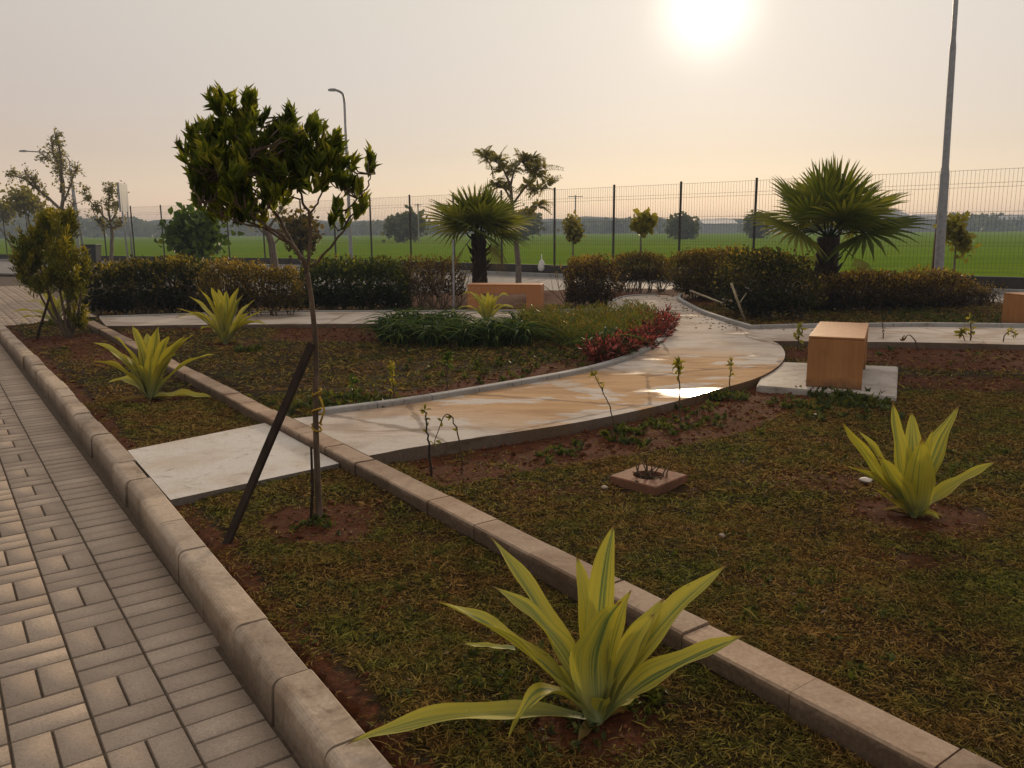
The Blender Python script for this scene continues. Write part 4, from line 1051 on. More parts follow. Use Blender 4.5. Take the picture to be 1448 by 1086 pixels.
V_, F_ = sticks_np(A0, A1, .007, .003, 3); mb.add([tuple(q) for q in V_], [tuple(int(i) for i in q) for q in F_]); mb.build('trunk', M['bark_grey'], t, True)
leaves('crown', np.array(pos), np.array(dr), np.array(ln) * 1.1, np.array(ln) * .2, M['lf_olive'], t, rng, 'dia', np.clip(np.array(va) + rng.normal(size=len(va)) * .12, 0, 1))

def limb_tree(name, Y, base_px, limbs, label, mat, seed, lf, group, bark_='bark_grey', cat='tree', k=7, ntw=9, tw=14., up=.5):
    rng = np.random.default_rng(seed); b = base_at(base_px, Y); t = thing(name, b, label, cat, group); mb = MB(); s0, s1, pos, dr = [], [], [], []; q_ = Y / 1150.
    for pts, r0, r1, lv in limbs:
        p = [np.array(D(x, y, Y)) for x, y in pts]; dy = rng.uniform(-.5, .5) * len(pts) * .2
        for m_ in range(1, len(p)): p[m_] = p[m_] + np.array([0, dy * m_, 0])
        if pts[0][0] == base_px: p[0] = np.array(b) - (0, 0, .1)
        sp = [q + rng.normal(size=3) * .012 * q_ * 20 * (0 < n_) for n_, q in enumerate(spline(p, 5))]; mb.tube(sp, list(np.linspace(r0 * q_, r1 * q_, len(sp))), 6)
        if not lv: continue
        for i in range(int(ntw * lv * len(pts))):
            u = rng.uniform(.3, 1) * (len(sp) - 1); o_ = np.array(sp[int(u)]); d = nrm(rng.normal(size=3) + np.array([0, 0, up])); e_ = o_ + d * tw * q_ * rng.uniform(.35, 1.1); s0.append(o_); s1.append(e_)
            for j in range(k): pos.append(o_ + (e_ - o_) * rng.uniform(.3, 1.05) + rng.normal(size=3) * lf * .35); dr.append(rng.normal(size=3) + np.array([0, 0, .2]))
    V, F = sticks_np(s0, s1, .45 * q_, .2 * q_, 4); mb.add([tuple(v) for v in V], [tuple(int(i) for i in f) for f in F]); mb.build('trunk', M[bark_], t, True)
    n = len(pos); leaves('crown', np.array(pos), np.array(dr), lf * rng.uniform(.6, 1.2, n), lf * .24, M[mat], t, rng, 'dia'); return t
limb_tree('open_tree', 40., 88, [([(88, 360), (88, 320), (87, 295)], 4, 3, 0), ([(87, 295), (86, 270), (78, 240), (64, 214), (60, 198), (68, 186)], 2.6, .8, 1.0), ([(86, 272), (92, 250), (96, 228), (98, 206)], 2, .7, 1.0),
    ([(87, 298), (70, 282), (50, 266), (30, 252), (6, 246)], 2.2, .7, 1.2), ([(87, 292), (100, 270), (110, 250), (120, 236)], 1.6, .6, .8), ([(60, 274), (48, 256), (40, 246)], 1.3, .5, .9), ([(90, 258), (82, 232), (84, 214)], 1.3, .5, .9), ([(70, 226), (58, 222), (48, 226)], 1.0, .5, .6),
    ([(87, 305), (66, 300), (52, 288)], 1.3, .5, .8), ([(88, 312), (102, 298), (112, 288)], 1.2, .5, .7)],
    'tall open tree with bent branches beside the lamp post at far left', 'lf_olive', 62, .15, 'trees along the left road')
limb_tree('young_tree', 42., 158, [([(158, 362), (158, 335), (156, 318)], 2.6, 2, 0), ([(156, 318), (154, 295), (156, 275), (160, 262)], 1.6, .6, 1.3), ([(156, 316), (146, 300), (138, 285), (134, 270)], 1.3, .5, 1.2), ([(157, 314), (168, 298), (176, 282), (180, 268)], 1.3, .5, 1.2),
    ([(155, 322), (144, 318), (134, 308)], 1, .5, .9), ([(157, 322), (168, 320), (178, 312)], 1, .5, .9)], 'small upright tree between the plain metal pole and the sign board', 'lf_olive', 63, .17, 'trees along the left road', ntw=8, tw=11.)
fit_tree('young_tree', base_at(30, 60), top_h(12, 290, 60), hw(22, 60), 'small round tree at the left edge of the photo', 'lf_olive', 64, 4, .26, .42, 16, .6, .5, spread=.55, r0=.08, group='trees along the left road', lean=(-.9, 0))
fit_tree('young_tree', base_at(52, 48), top_h(52, 268, 48), hw(28, 48), 'hazy tree behind the golden conifer', 'lf_olive', 65, 4, .24, .42, 14, .6, .4, spread=.6, r0=.09, group='trees along the left road')
fit_tree('broadleaf_tree', base_at(268, 26), top_h(268, 304, 26), hw(44, 26), 'low bright green tree standing behind the dark hedge', 'lf_bright', 66, 4, .26, .42, 20, .55, .2, tmpl='lance', spread=.75, up=.1, r0=.07)
limb_tree('leaning_tree', 27., 392, [([(392, 368), (385, 345), (378, 325), (374, 308)], 6, 3.4, 0), ([(374, 308), (366, 295), (358, 288)], 2, .8, .5), ([(378, 325), (392, 305), (400, 292), (402, 282)], 2, .8, 1.3), ([(382, 338), (366, 322), (350, 312), (340, 300)], 1.6, .7, .4), ([(385, 348), (400, 330), (408, 310)], 1.3, .6, .6)],
    'leaning tree with bare stems behind the young staked tree', 'lf_olive', 67, .13, None, ntw=5, tw=10.)
fit_tree('leafy_bush', base_at(428, 25), top_h(428, 308, 25), hw(27, 25), 'yellow green bush seen through the branches of the young staked tree', 'lf_hedge_gold', 68, 4, .16, .45, 22, .4, .35, spread=.7, r0=.05, cat='bush')
fit_tree('sapling', base_at(810, 24.5), top_h(810, 307, 24.5), hw(15, 24.5), 'small sapling by the fence right of the left fan palm', 'lf_olive', 69, 3, .14, .42, 16, .2, .5, spread=.5, r0=.035, group='saplings along the fence')
fit_tree('sapling', base_at(905, 22.5), top_h(905, 298, 22.5), hw(21, 22.5), 'sapling with upright leaf clusters rising behind the golden bush at the path bend', 'lf_yellow', 70, 3, .20, .36, 12, .16, .5, tmpl='lance', spread=.5, up=.5, r0=.035, group='saplings along the fence')
fit_tree('sapling', base_at(1347, 19.2, -.1), top_h(1347, 306, 19.2, -.1), hw(18, 19.2), 'yellow green sapling just right of the near lamp post', 'lf_yellow', 71, 3, .17, .4, 13, .2, .45, spread=.55, r0=.03, group='saplings along the fence')
# trees out in the field
for px, Yd, ty, w_, sd, lb in ((573, 105, 307, 26, 72, 'rounded dark tree alone in the field left of the left fan palm'), (962, 120, 308, 19, 73, 'hazy dark tree in the field above the olive bush'),
                               (1062, 125, 306, 17, 74, 'hazy tree in the field left of the wide fan palm'), (742, 118, 302, 24, 75, 'hazy tree in the field behind the left fan palm')):
    fit_tree('field_tree', base_at(px, Yd, .2), top_h(px, ty, Yd, .2), hw(w_, Yd), lb, 'lf_far', sd, 5, .62, .45, 14, 1.1, .14, spread=.75, up=.1, r0=.2, group='trees in the rice field')
# far tree line as one mass
rng = np.random.default_rng(80); pos, va, ln = [], [], []
for i in range(620):
    a_ = R(rng.uniform(-42, 42)); r_ = rng.uniform(330, 430); x, y = r_ * math.sin(a_), r_ * math.cos(a_)
    lump = fbm(np.array([a_ * 9 + 3]), np.array([.5]), 3)[0]
    h = (3.2 + 7.5 * max(0, lump - .25)) * rng.uniform(.75, 1.15)
    if a_ < R(-24): h += 2.5
    n = 75; th = rng.uniform(0, 6.28, n); rr = np.sqrt(rng.random(n)); w_ = rng.uniform(2.5, 5.5)
    zz = rng.random(n) ** .8
    pos.append(np.c_[x + np.cos(th) * rr * w_ * (1.1 - zz * .6), y + np.sin(th) * rr * w_, .2 + h * zz]); va.append(np.clip(rng.normal(.5, .2, n), 0, 1)); ln.append(rng.uniform(1.0, 2.1, n))
pos = np.concatenate(pos)
tag(leaves('far_treeline', pos, rng.normal(size=(len(pos), 3)), np.concatenate(ln), np.concatenate(ln) * .45, M['lf_far'], None, rng, 'dia', np.concatenate(va)),
    'hazy line of trees at the far edge of the rice field', 'trees', kind='stuff')
# low wooded rise behind it
hx = np.linspace(-430, 430, 130); Vh, Fh = [], []
for i, x in enumerate(hx):
    d0 = 455 - abs(x) * .25; h = 6.0 + 5 * float(fbm(np.array([x * .012 + 4]), np.array([2.5]), 4)[0]) + (8.5 * math.exp(-((x + 262) / 34) ** 2)) + .6 * rng.normal()
    Vh += [(x, d0, -.5), (x, d0 + 12, h * .75), (x, d0 + 35, h), (x, d0 + 70, -.5)]
for i in range(len(hx) - 1):
    for k in range(3): Fh.append((i * 4 + k, (i + 1) * 4 + k, (i + 1) * 4 + k + 1, i * 4 + k + 1))
tag(np_mesh('hills', Vh, Fh, M['hill'], smooth=True), 'low hazy wooded rise on the horizon', 'hills', kind='structure')
# far sheds
def shed(px0, px1, Y, H, label):
    x0, x1 = XY(px0, Y), XY(px1, Y); c = (x0 + x1) / 2; t = thing('warehouse', (c, Y, .2), label, 'warehouse', 'warehouses on the horizon')
    mb = MB(); mb.box((c, Y, .2 + H / 2), (x1 - x0, 18, H)); wa = mb.build('wall', M['shed_wall'], t)
    mb = MB(); L = x1 - x0 + .6; z = .2 + H
    v = [(c - L / 2, Y - 9.4, z), (c + L / 2, Y - 9.4, z), (c + L / 2, Y + 9.4, z), (c - L / 2, Y + 9.4, z), (c - L / 2, Y, z + 2), (c + L / 2, Y, z + 2)]
    mb.add(v, [(0, 1, 5, 4), (2, 3, 4, 5), (0, 4, 3), (1, 2, 5), (3, 2, 1, 0)]); mb.build('roof', M['shed_roof'], wa)
shed(985, 1030, 320, 3.6, 'pale far warehouse between the field trees')
shed(1090, 1160, 315, 4.2, 'far warehouse behind the wide fan palm')
shed(1240, 1262, 310, 6.0, 'tall narrow grey block on the horizon right of the wide fan palm')
shed(1285, 1318, 318, 4.6, 'far warehouse just left of the near lamp post')
shed(1382, 1462, 316, 4.2, 'long far warehouse at the right edge of the photo')
# far poles
for px, ty, Yd, lb in ((813, 276, 90, 'thin pale pole with crossarm in the field behind the fence'), (594, 288, 100, 'thin pale pole with bracket beside the round field tree')):
    x = XY(px, Yd); zt = D(px, ty, Yd)[2]; t = thing('utility_pole', (x, Yd, .2), lb, 'pole', 'poles in the field')
    mb = MB(); mb.tube([(x, Yd, 0), (x, Yd, zt)], .075, 6); mb.build('pole', M['metal'], t)
    mb = MB(); mb.box((x, Yd, zt - .15), (1.6 if px > 700 else .9, .07, .08)); mb.build('crossarm', M['metal'], t)

# ================================================================== LAMPS, SIGN, BIN
def lamp(px, Y, H, r0, r1, arm, label, step=True, z=-.12, hs_=1.0, lean=0.):
    x = XY(px, Y); t = thing('lamp_post', (x, Y, z), label, 'lamp post', 'lamp posts')
    mb = MB()
    hs = [0, .02, .36, .38, .7, .72, 1.0]; rs = [r0 * 1.0, r0, r0 * .96, r0 * .74, r0 * .66, r0 * .5, r1]
    if not step: rs = [r0 * (1 - h) + r1 * h for h in hs]
    zt = z + H
    top = [(x - lean * h, Y, z + (H - .5) * h) for h in hs]; mb.tube(top, rs, 12); mb.build('pole', M['metal'], t, True)
    mb = MB(); mb.box((x, Y, z + .012), (r0 * 4, r0 * 4, .024), 0, .004); mb.build('base_plate', M['metal'], t)
    a0 = np.array([x - lean, Y, zt - .5]); a1 = a0 + np.array([arm[0] * .18, arm[1] * .18, .36]); a2 = a0 + np.array([arm[0], arm[1], .5])
    mb = MB(); mb.tube(spline([a0, a1, a2], 5), [r1] * 11, 8); ar = mb.build('arm', M['metal'], t, True)
    d = np.array([arm[0], arm[1], 0]); L = np.linalg.norm(d); d /= L; n_ = np.array([-d[1], d[0], 0])
    mb = MB(); k = []
    for u, w_, h0, h1 in ((0, .05, -.04, .04), (.15, .10, -.05, .06), (.45, .13, -.05, .05), (.62, .08, -.04, .02)):
        c_ = a2 + d * u * hs_; w_ *= hs_; k.append([c_ + n_ * w_ + (0, 0, h0), c_ + n_ * w_ * .8 + (0, 0, h1), c_ - n_ * w_ * .8 + (0, 0, h1), c_ - n_ * w_ + (0, 0, h0)])
    v = [p for r in k for p in r]; f = [(3, 2, 1, 0), (12, 13, 14, 15)] + [(i * 4 + j, i * 4 + (j + 1) % 4, i * 4 + 4 + (j + 1) % 4, i * 4 + 4 + j) for i in range(3) for j in range(4)]
    mb.add(v, f); mb.build('lamp_head', M['metal'], ar)
    return t
Yl = 18.3; lamp(1327, Yl, 8.2, .098, .05, (-1.0, .5), 'tall stepped grey lamp post at right, its top out of the photo', lean=.2)
Yl = 35.0; lamp(498, Yl, D(489, 128, Yl)[2] + .12, .085, .05, (-.28, -.1), 'lamp post with a short hooked arm behind the young staked tree', False, hs_=.55)
Yl = 46.0; lamp(116, Yl, D(110, 214, Yl)[2] + .12, .09, .032, (-2.1, -.3), 'lamp post with a long bent arm reaching left at far left', False, hs_=.6)
x = XY(124, 44); mb = MB(); mb.tube([(x, 44, -.15), (x - .3, 44, D(115, 243, 44)[2])], .06, 8)
t = thing('metal_pole', (x, 44, -.15), 'plain pale metal pole leaning beside the long armed lamp post', 'pole'); mb.build('pole', M['metal'], t, True)
mb = MB(); zt = D(115, 243, 44)[2]; mb.tube([(x - .3, 44, zt - .02), (x - .31, 44, zt + .12), (x - .31, 44, zt + .22)], [.10, .13, .03], 8); mb.build('cap', M['metal'], t, True)
# sign board seen nearly edge on
Ys = 40; x = XY(186, Ys); t = thing('sign_board', (x, Ys, -.15), 'narrow grey sign board on two metal legs seen nearly edge on at left', 'sign')
za, zb_ = D(184, 300, Ys)[2], D(184, 259, Ys)[2]
mb = MB(); mb.box((x - .02, Ys, (za + zb_) / 2), (1.5, .09, zb_ - za), R(101), .01); mb.build('panel', M['metal'], t)
for q in (-.45, .45):
    mb = MB(); mb.tube([(x - .02 + q * math.cos(R(101)) + .08, Ys + q * math.sin(R(101)), -.15), (x - .02 + q * math.cos(R(101)), Ys + q * math.sin(R(101)), zb_ - .05)], .045, 8); mb.build('leg', M['metal'], t, True)
Yb = 43; x = XY(134, Yb); t = thing('bin', (x, Yb, -.15), 'dark bin beside the metal poles at left', 'bin'); zt = D(134, 347, Yb)[2]
mb = MB(); mb.add([(x - .30, Yb - .25, -.14), (x + .30, Yb - .25, -.14), (x + .30, Yb + .25, -.14), (x - .30, Yb + .25, -.14), (x - .38, Yb - .3, zt), (x + .38, Yb - .3, zt), (x + .38, Yb + .3, zt), (x - .38, Yb + .3, zt)],
       [(3, 2, 1, 0), (0, 1, 5, 4), (1, 2, 6, 5), (2, 3, 7, 6), (3, 0, 4, 7), (4, 5, 6, 7)]); mb.build('body', M['black'], t)
mb = MB(); mb.box((x, Yb, zt + .03), (.82, .68, .06), 0, .02); mb.build('lid', M['black'], t)
# white bag hanging on the fence
xb = 1.1; yb = float(fence_y(xb)) - .12; zc = D(766, 373, yb)[2]; mb = MB()
mb.tube([(xb, yb, zc + .35), (xb, yb, zc + .16), (xb, yb, zc + .08), (xb + .01, yb, zc - .12), (xb, yb, zc - .24), (xb, yb, zc - .28)], [.012, .02, .09, .15, .12, .03], 9)
tag(mb.build('hanging_bag', M['white'], None, True), 'small white bag hanging on the fence right of the left fan palm', 'bag')
# slim grey support pole in front of the left palm
Yp = 15.2; x = XY(641, Yp); mb = MB(); mb.tube([(x, Yp, -.05), (x + .01, Yp, D(640, 338, Yp)[2])], [.022, .018], 7)
tag(mb.build('support_pole', M['metal']), 'slim grey pole standing left of the reddish bench', 'pole')
# bamboo rail by the right bush
mb = MB(); mb.tube([D(976, 411, 17.2), D(1012, 425, 15.6), D(1050, 441, 14.6)], .022, 6)
tag(mb.build('bamboo_rail', M['bamboo'], None, True), 'pale bamboo rail along the foot of the olive bush', 'rail')
mb = MB(); q = P(1054, 452); mb.tube([(q[0], q[1], -.05), D(1034, 400, q[1] + .1)], .022, 6); mb.tube([D(1046, 428, q[1] + .03), D(1056, 414, q[1] + .2)], .012, 5)
tag(mb.build('bamboo_stake', M['bamboo'], None, True), 'leaning bamboo stake holding the rail in front of the dark bush', 'stake')

# ================================================================== GOLDEN CONIFER
Yc = 12.1; cb = P(97, 476); rng = np.random.default_rng(91); cb = (cb[0], cb[1], gz(cb[0], cb[1])); Yc = cb[1]
t = thing('golden_conifer', cb, 'golden green feathery conifer at the far end of the walkway kerb', 'conifer')
mb = MB(); root = np.array(cb); tops = []
for x, y in ((70, 330), (50, 360), (95, 345), (110, 390), (35, 375), (88, 312), (62, 400), (115, 410)):
    p = [root + rng.normal(size=3) * .01 - (0, 0, .05), np.array(D((x + 97) / 2 + 2, (y + 476) / 2 + 12, Yc + rng.uniform(-.2, .2))), np.array(D(x, y, Yc + rng.uniform(-.35, .35)))]
    mb.tube(spline(p, 4), list(np.linspace(.024, .007, 9)), 6)
mb.build('trunk', M['bark'], t, True)
pos, dr, va = [], [], []
for bx, by, rx, ry, rz_, n in ((72, 318, 16, 16, .18, 16), (82, 330, 26, 22, .3, 26), (45, 352, 28, 28, .35, 34), (85, 365, 30, 30, .4, 40), (35, 375, 18, 22, .25, 18), (60, 395, 30, 22, .35, 24), (100, 395, 22, 26, .3, 24), (110, 415, 14, 8, .2, 8), (98, 312, 10, 14, .1, 7),
                              (112, 450, 14, 10, .15, 9), (58, 325, 10, 20, .15, 8), (120, 380, 7, 22, .12, 6)):
    for k in range(n):
        v = nrm(rng.normal(size=3)) * rng.random() ** .4
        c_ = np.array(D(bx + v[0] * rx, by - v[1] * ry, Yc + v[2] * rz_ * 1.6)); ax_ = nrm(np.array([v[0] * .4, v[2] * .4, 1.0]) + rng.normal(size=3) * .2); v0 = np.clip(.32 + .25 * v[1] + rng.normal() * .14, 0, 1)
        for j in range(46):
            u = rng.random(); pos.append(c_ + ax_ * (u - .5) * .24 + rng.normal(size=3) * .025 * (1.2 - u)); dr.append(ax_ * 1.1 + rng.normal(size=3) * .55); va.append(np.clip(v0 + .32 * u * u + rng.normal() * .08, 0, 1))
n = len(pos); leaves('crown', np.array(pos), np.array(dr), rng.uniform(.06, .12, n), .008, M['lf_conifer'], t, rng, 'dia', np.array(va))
mb = MB(); q = P(50, 478); mb.tube([(q[0], q[1], -.05), D(70, 420, Yc - .25)], [.02, .018], 5)
tag(mb.build('prop_stake', M['stake']), 'dark stake leaning against the golden conifer', 'stake')

# ================================================================== SAPLINGS BY THE PATH
def sapling(stem_px, label, mat, seed, nl=10, ll=.05, Y=None, r=.007, top_only=.5, stem='twig', name='seedling', wl_=.4, group='seedlings beside the path', dy=0.):
    rng = np.random.default_rng(seed); b = P(*stem_px[0]); Y = b[1]; b = np.array([b[0], b[1], gz(b[0], b[1])])
    t = thing(name, tuple(b), label, 'seedling', group)
    p = [b - (0, 0, .03)] + [np.array(D(x, y, Y + dy * (i + 1))) for i, (x, y) in enumerate(stem_px[1:])]
    sp = spline(p, 5); mb = MB(); mb.tube([q + rng.normal(size=3) * .003 for q in sp], list(np.linspace(r, r * .45, len(sp))), 6); mb.build('stem', M[stem], t, True)
    pos, dr = [], []
    sp = np.array(sp)
    for i in range(nl):
        u = top_only + (1 - top_only) * rng.random() ** .7; k = u * (len(sp) - 1); a_ = sp[int(k)]; b_ = sp[min(int(k) + 1, len(sp) - 1)]
        pos.append(a_ + (b_ - a_) * (k % 1)); dr.append(rng.normal(size=3) + np.array([0, 0, .5]))
    pos += [sp[-1]] * 4; dr += list(rng.normal(size=(4, 3)) + np.array([0, 0, .8])); n = len(pos)
    leaves('leaves', np.array(pos), np.array(dr), ll * rng.uniform(.7, 1.25, n), ll * wl_ * .5 * rng.uniform(.8, 1.2, n), M[mat], t, rng, 'lance')
sapling([(609, 672), (608, 640), (604, 610), (601, 580)], 'dark upright seedling with few leaves at the near bend of the path', 'lf_olive', 101, 12, .04, r=.009, top_only=.62, stem='stake')
sapling([(654, 665), (650, 630), (640, 592), (628, 590), (614, 628)], 'thin arching seedling bent over towards the dark upright one', 'lf_yellow', 102, 8, .045, r=.006, top_only=.3)
sapling([(872, 608), (862, 575), (850, 550), (841, 530)], 'thin seedling leaning left in front of the wet path', 'lf_yellow', 103, 10, .055, r=.006, top_only=.45)
sapling([(962, 596), (961, 570), (960, 540), (959, 514)], 'straight seedling with a yellow leafy top beside the sunlit puddle', 'lf_yellow', 104, 26, .06, r=.008, top_only=.72)
sapling([(1031, 562), (1032, 545), (1033, 528), (1034, 512)], 'slim straight seedling right of the sunlit puddle', 'lf_yellow', 105, 16, .05, r=.007, top_only=.55)
sapling([(1127, 493), (1129, 480), (1130, 463)], 'seedling between the path curve and the light box bench', 'lf_yellow', 106, 10, .11, r=.01, top_only=.3)
sapling([(1373, 488), (1373, 470), (1372, 450)], 'upright seedling beside the right branch path', 'lf_yellow', 107, 10, .08, r=.012, top_only=.3)
sapling([(1366, 488), (1362, 474), (1358, 470)], 'short yellow seedling left of the upright one on the right branch path', 'lf_yellow', 108, 18, .09, r=.008, top_only=.6)
sapling([(1418, 490), (1420, 476), (1430, 468), (1436, 474)], 'curled seedling bowing over at the right edge', 'lf_yellow', 109, 14, .06, r=.009, top_only=.5)
sapling([(1300, 494), (1293, 480), (1284, 474), (1277, 482)], 'dry curled seedling right of the light box bench', 'lf_dry', 110, 6, .06, r=.009, top_only=.6)
sapling([(1250, 485), (1249, 472), (1248, 458)], 'bare dark twig standing behind the light box bench', 'lf_hedge_brown', 111, 4, .04, r=.009, stem='stake')
sapling([(556, 572), (556, 545), (554, 518)], 'leafy yellow seedling in the flower bed near the path corner', 'lf_yellow', 112, 34, .06, r=.008, top_only=.25)
sapling([(631, 552), (632, 528), (634, 502)], 'seedling with a spread green top in the middle of the flower bed', 'lf_bright', 113, 26, .07, r=.008, top_only=.6)
sapling([(499, 575), (500, 558), (498, 538)], 'short green seedling at the near corner of the flower bed', 'lf_bright', 114, 24, .07, r=.007, top_only=.2)

# ================================================================== FLOWER BED
def strap(px, py, label, seed, n=60, L=.5, mat='lf_strap', name='strap_leaf_clump', group='strap leaf clumps in the flower bed', wid=.011, up=1.0, cat='plant'):
    rng = np.random.default_rng(seed); b = P(px, py, .02); c = np.array([b[0], b[1], gz(b[0], b[1])])
    rb = RB()
    for i in range(n):
        an = rng.uniform(0, 6.28); h = np.array([math.cos(an), math.sin(an), 0]); l = L * rng.uniform(.6, 1.1); e_ = R(rng.uniform(35, 80)) * up
        s_ = c + rng.normal(size=3) * np.array([.05, .05, 0]); mid = s_ + h * l * .42 * math.cos(e_) + np.array([0, 0, l * .52 * math.sin(e_)]); tip = s_ + h * l * .9 + np.array([0, 0, max(.02, l * (.62 * math.sin(e_) - .16))])
        rb.add(ribbon((s_, mid, tip), wid * rng.uniform(.8, 1.2), 7, .3, 0, rng.uniform(-.3, .3), rng), rng.random() ** 1.5)
    o = rb.build(name, M[mat], None); me = o.data
    co = np.empty(len(me.vertices) * 3); me.vertices.foreach_get('co', co); me.vertices.foreach_set('co', (co.reshape(-1, 3) - c).ravel()); o.location = c; me.update()
    return tag(o, label, cat, group)
k = 0
for px, py in ((545, 481), (566, 487), (590, 483), (612, 489), (634, 482), (655, 490), (676, 484), (697, 490), (718, 485), (740, 487), (556, 472), (600, 473), (645, 473), (730, 474), (578, 468), (622, 466)):
    strap(px, py, 'dark green strap leaved clump in the row below the bright agave', 200 + k, 70, .60, wid=.013); k += 1
strap(860, 508, 'spiky green clump standing alone at the front of the colourful bed', 230, 90, .62, wid=.014)
strap(905, 468, 'pale striped grassy clump among the red plants', 231, 70, .5, 'lf_olive')
strap(935, 458, 'green grassy clump at the back corner of the bed', 232, 55, .45, 'lf_bright')
strap(800, 470, 'grey green grassy clump in the middle of the colourful bed', 233, 60, .5, 'lf_bright')
strap(758, 462, 'tall thin grassy clump behind the strap leaves at the back of the bed', 234, 50, .5, 'lf_olive')
rng = np.random.default_rng(245)
for i in range(14):
    mt = ('lf_bright', 'lf_olive', 'lf_mixed')[i % 3]
    strap(int(rng.uniform(745, 900)), int(rng.uniform(456, 486)), ('fresh green', 'pale olive', 'yellow and orange')[i % 3] + ' grassy tuft scattered among the low mixed planting', 400 + i, 40, .40, mt, 'grass_tuft', 'grassy tufts in the mixed planting', wid=.008)
# colourful low planting
rng = np.random.default_rng(240)
poly = [P(*q, .02)[:2] for q in ((735, 462), (860, 456), (900, 452), (930, 458), (925, 485), (880, 500), (820, 495), (770, 482), (735, 480))]
pc = np.array(poly); N = 2600
x = rng.uniform(pc[:, 0].min(), pc[:, 0].max(), N); y = rng.uniform(pc[:, 1].min(), pc[:, 1].max(), N); m_ = inpoly(x, y, poly); x, y = x[m_], y[m_]; N = len(x)
h = rng.uniform(.14, .38, N); z = sample(Z, x, y)
pos, dr, va = [], [], []
for i in range(9):
    u = rng.random(N); pos.append(np.c_[x + rng.normal(size=N) * .02, y + rng.normal(size=N) * .02, z + h * u]); dr.append(np.c_[rng.normal(size=N), rng.normal(size=N), np.full(N, 1.1)]); va.append(np.clip(u * .4 + rng.normal(.3, .25, N), 0, 1))
pos = np.concatenate(pos); tag(leaves('bed_planting', pos, np.concatenate(dr), rng.uniform(.05, .10, len(pos)), .008, M['lf_mixed'], None, rng, 'dia', np.concatenate(va)),
    'low mixed yellow, orange and green planting in the flower bed', 'plants', kind='stuff')
def redplant(px, py, seed, H=.33):
    rng = np.random.default_rng(seed); b = P(px, py, .02); c = np.array([b[0], b[1], gz(b[0], b[1])]); pos, dr, p0, p1 = [], [], [], []
    t = thing('red_plant', tuple(c), 'red leaved spiky plant at the curved end of the flower bed', 'plant', 'red plants in the flower bed')
    for i in range(26):
        d = nrm(np.array([rng.normal() * .6, rng.normal() * .6, 1])); L = H * rng.uniform(.6, 1.15); p0.append(c); p1.append(c + d * L)
        for j in range(16): u = rng.uniform(.25, 1); pos.append(c + d * L * u); dr.append(d * 1.0 + rng.normal(size=3) * .7)
    sticks('stems', p0, p1, .006, .003, M['lf_red'], t); n = len(pos)
    leaves('leaves', np.array(pos), np.array(dr), rng.uniform(.05, .1, n), .008, M['lf_red'], t, rng, 'dia')
for i, q in enumerate(((925, 470), (938, 473), (912, 486), (932, 482), (898, 497), (916, 498), (885, 506), (936, 464), (866, 512), (850, 516))): redplant(*q, 260 + i)

# ================================================================== DRAIN BOX, PEBBLES, LITTER
c0 = np.array([P(858, 668, .05), P(923, 684, .05), P(978, 667, .05), P(910, 653, .05)]); cx = c0.mean(0); wv = c0[1] - c0[0]; rzd = math.atan2(wv[1], wv[0]); Wd = float(np.linalg.norm(wv[:2]))
t = thing('planting_frame', (cx[0], cx[1], 0), 'square reddish concrete frame with dry twigs on the right lawn', 'frame'); mb = MB(); Wd = max(Wd, .34); tw = .075
sq = [(-1, -1), (1, -1), (1, 1), (-1, 1)]
v = []
for rr, zz in ((Wd / 2, -.07), (Wd / 2, .026), (Wd / 2 - .006, .032)): v += [(rr * a_, rr * b_, zz) for a_, b_ in sq]
nO = 24
for zz in (.032, -.03): v += [((Wd / 2 - tw) * math.cos(6.28318 * i / nO), (Wd / 2 - tw) * math.sin(6.28318 * i / nO), zz) for i in range(nO)]
ca, sa = math.cos(rzd), math.sin(rzd); v = [(cx[0] + a_ * ca - b_ * sa, cx[1] + a_ * sa + b_ * ca, zz) for a_, b_, zz in v]
f = [(i, (i + 1) % 4, 4 + (i + 1) % 4, 4 + i) for i in range(4)] + [(4 + i, 4 + (i + 1) % 4, 8 + (i + 1) % 4, 8 + i) for i in range(4)]
for i in range(nO):
    a_ = 2 * math.pi * (i + .5) / nO; c_ = int(((a_ + math.pi * .75) % (2 * math.pi)) / (math.pi / 2)) % 4      # nearest corner going round
    c_ = {0: 0, 1: 1, 2: 2, 3: 3}[int(((a_ + math.pi) % (2 * math.pi)) / (math.pi / 2)) % 4]
    f.append((12 + (i + 1) % nO, 12 + i, 8 + c_)); f.append((12 + i, 12 + (i + 1) % nO, 12 + nO + (i + 1) % nO, 12 + nO + i))
for q in range(4): i = (q * 6 + 12 + 6) % nO; f.append((12 + i, 8 + q, 8 + (q + 1) % 4))
mb.add(v, f); mb.build('frame', M['terracotta'], t)
rng = np.random.default_rng(300); p0, p1 = [], []
for i in range(22):
    a_ = rng.uniform(0, 6.28); r_ = rng.uniform(0, Wd / 2 - tw); q = np.array([cx[0] + r_ * math.cos(a_), cx[1] + r_ * math.sin(a_), .01]); p0.append(q); p1.append(q + np.array([rng.normal() * .06, rng.normal() * .06, rng.uniform(.02, .09)]))
for dx_, hh in ((-.005, .16), (-.06, .09), (.03, .1)): p0.append(cx * [1, 1, 0] + [dx_, 0, 0]); p1.append(cx * [1, 1, 0] + [dx_ - .015, 0, hh])
sticks('dry_twigs', p0, p1, .006, .004, M['twig'], t)
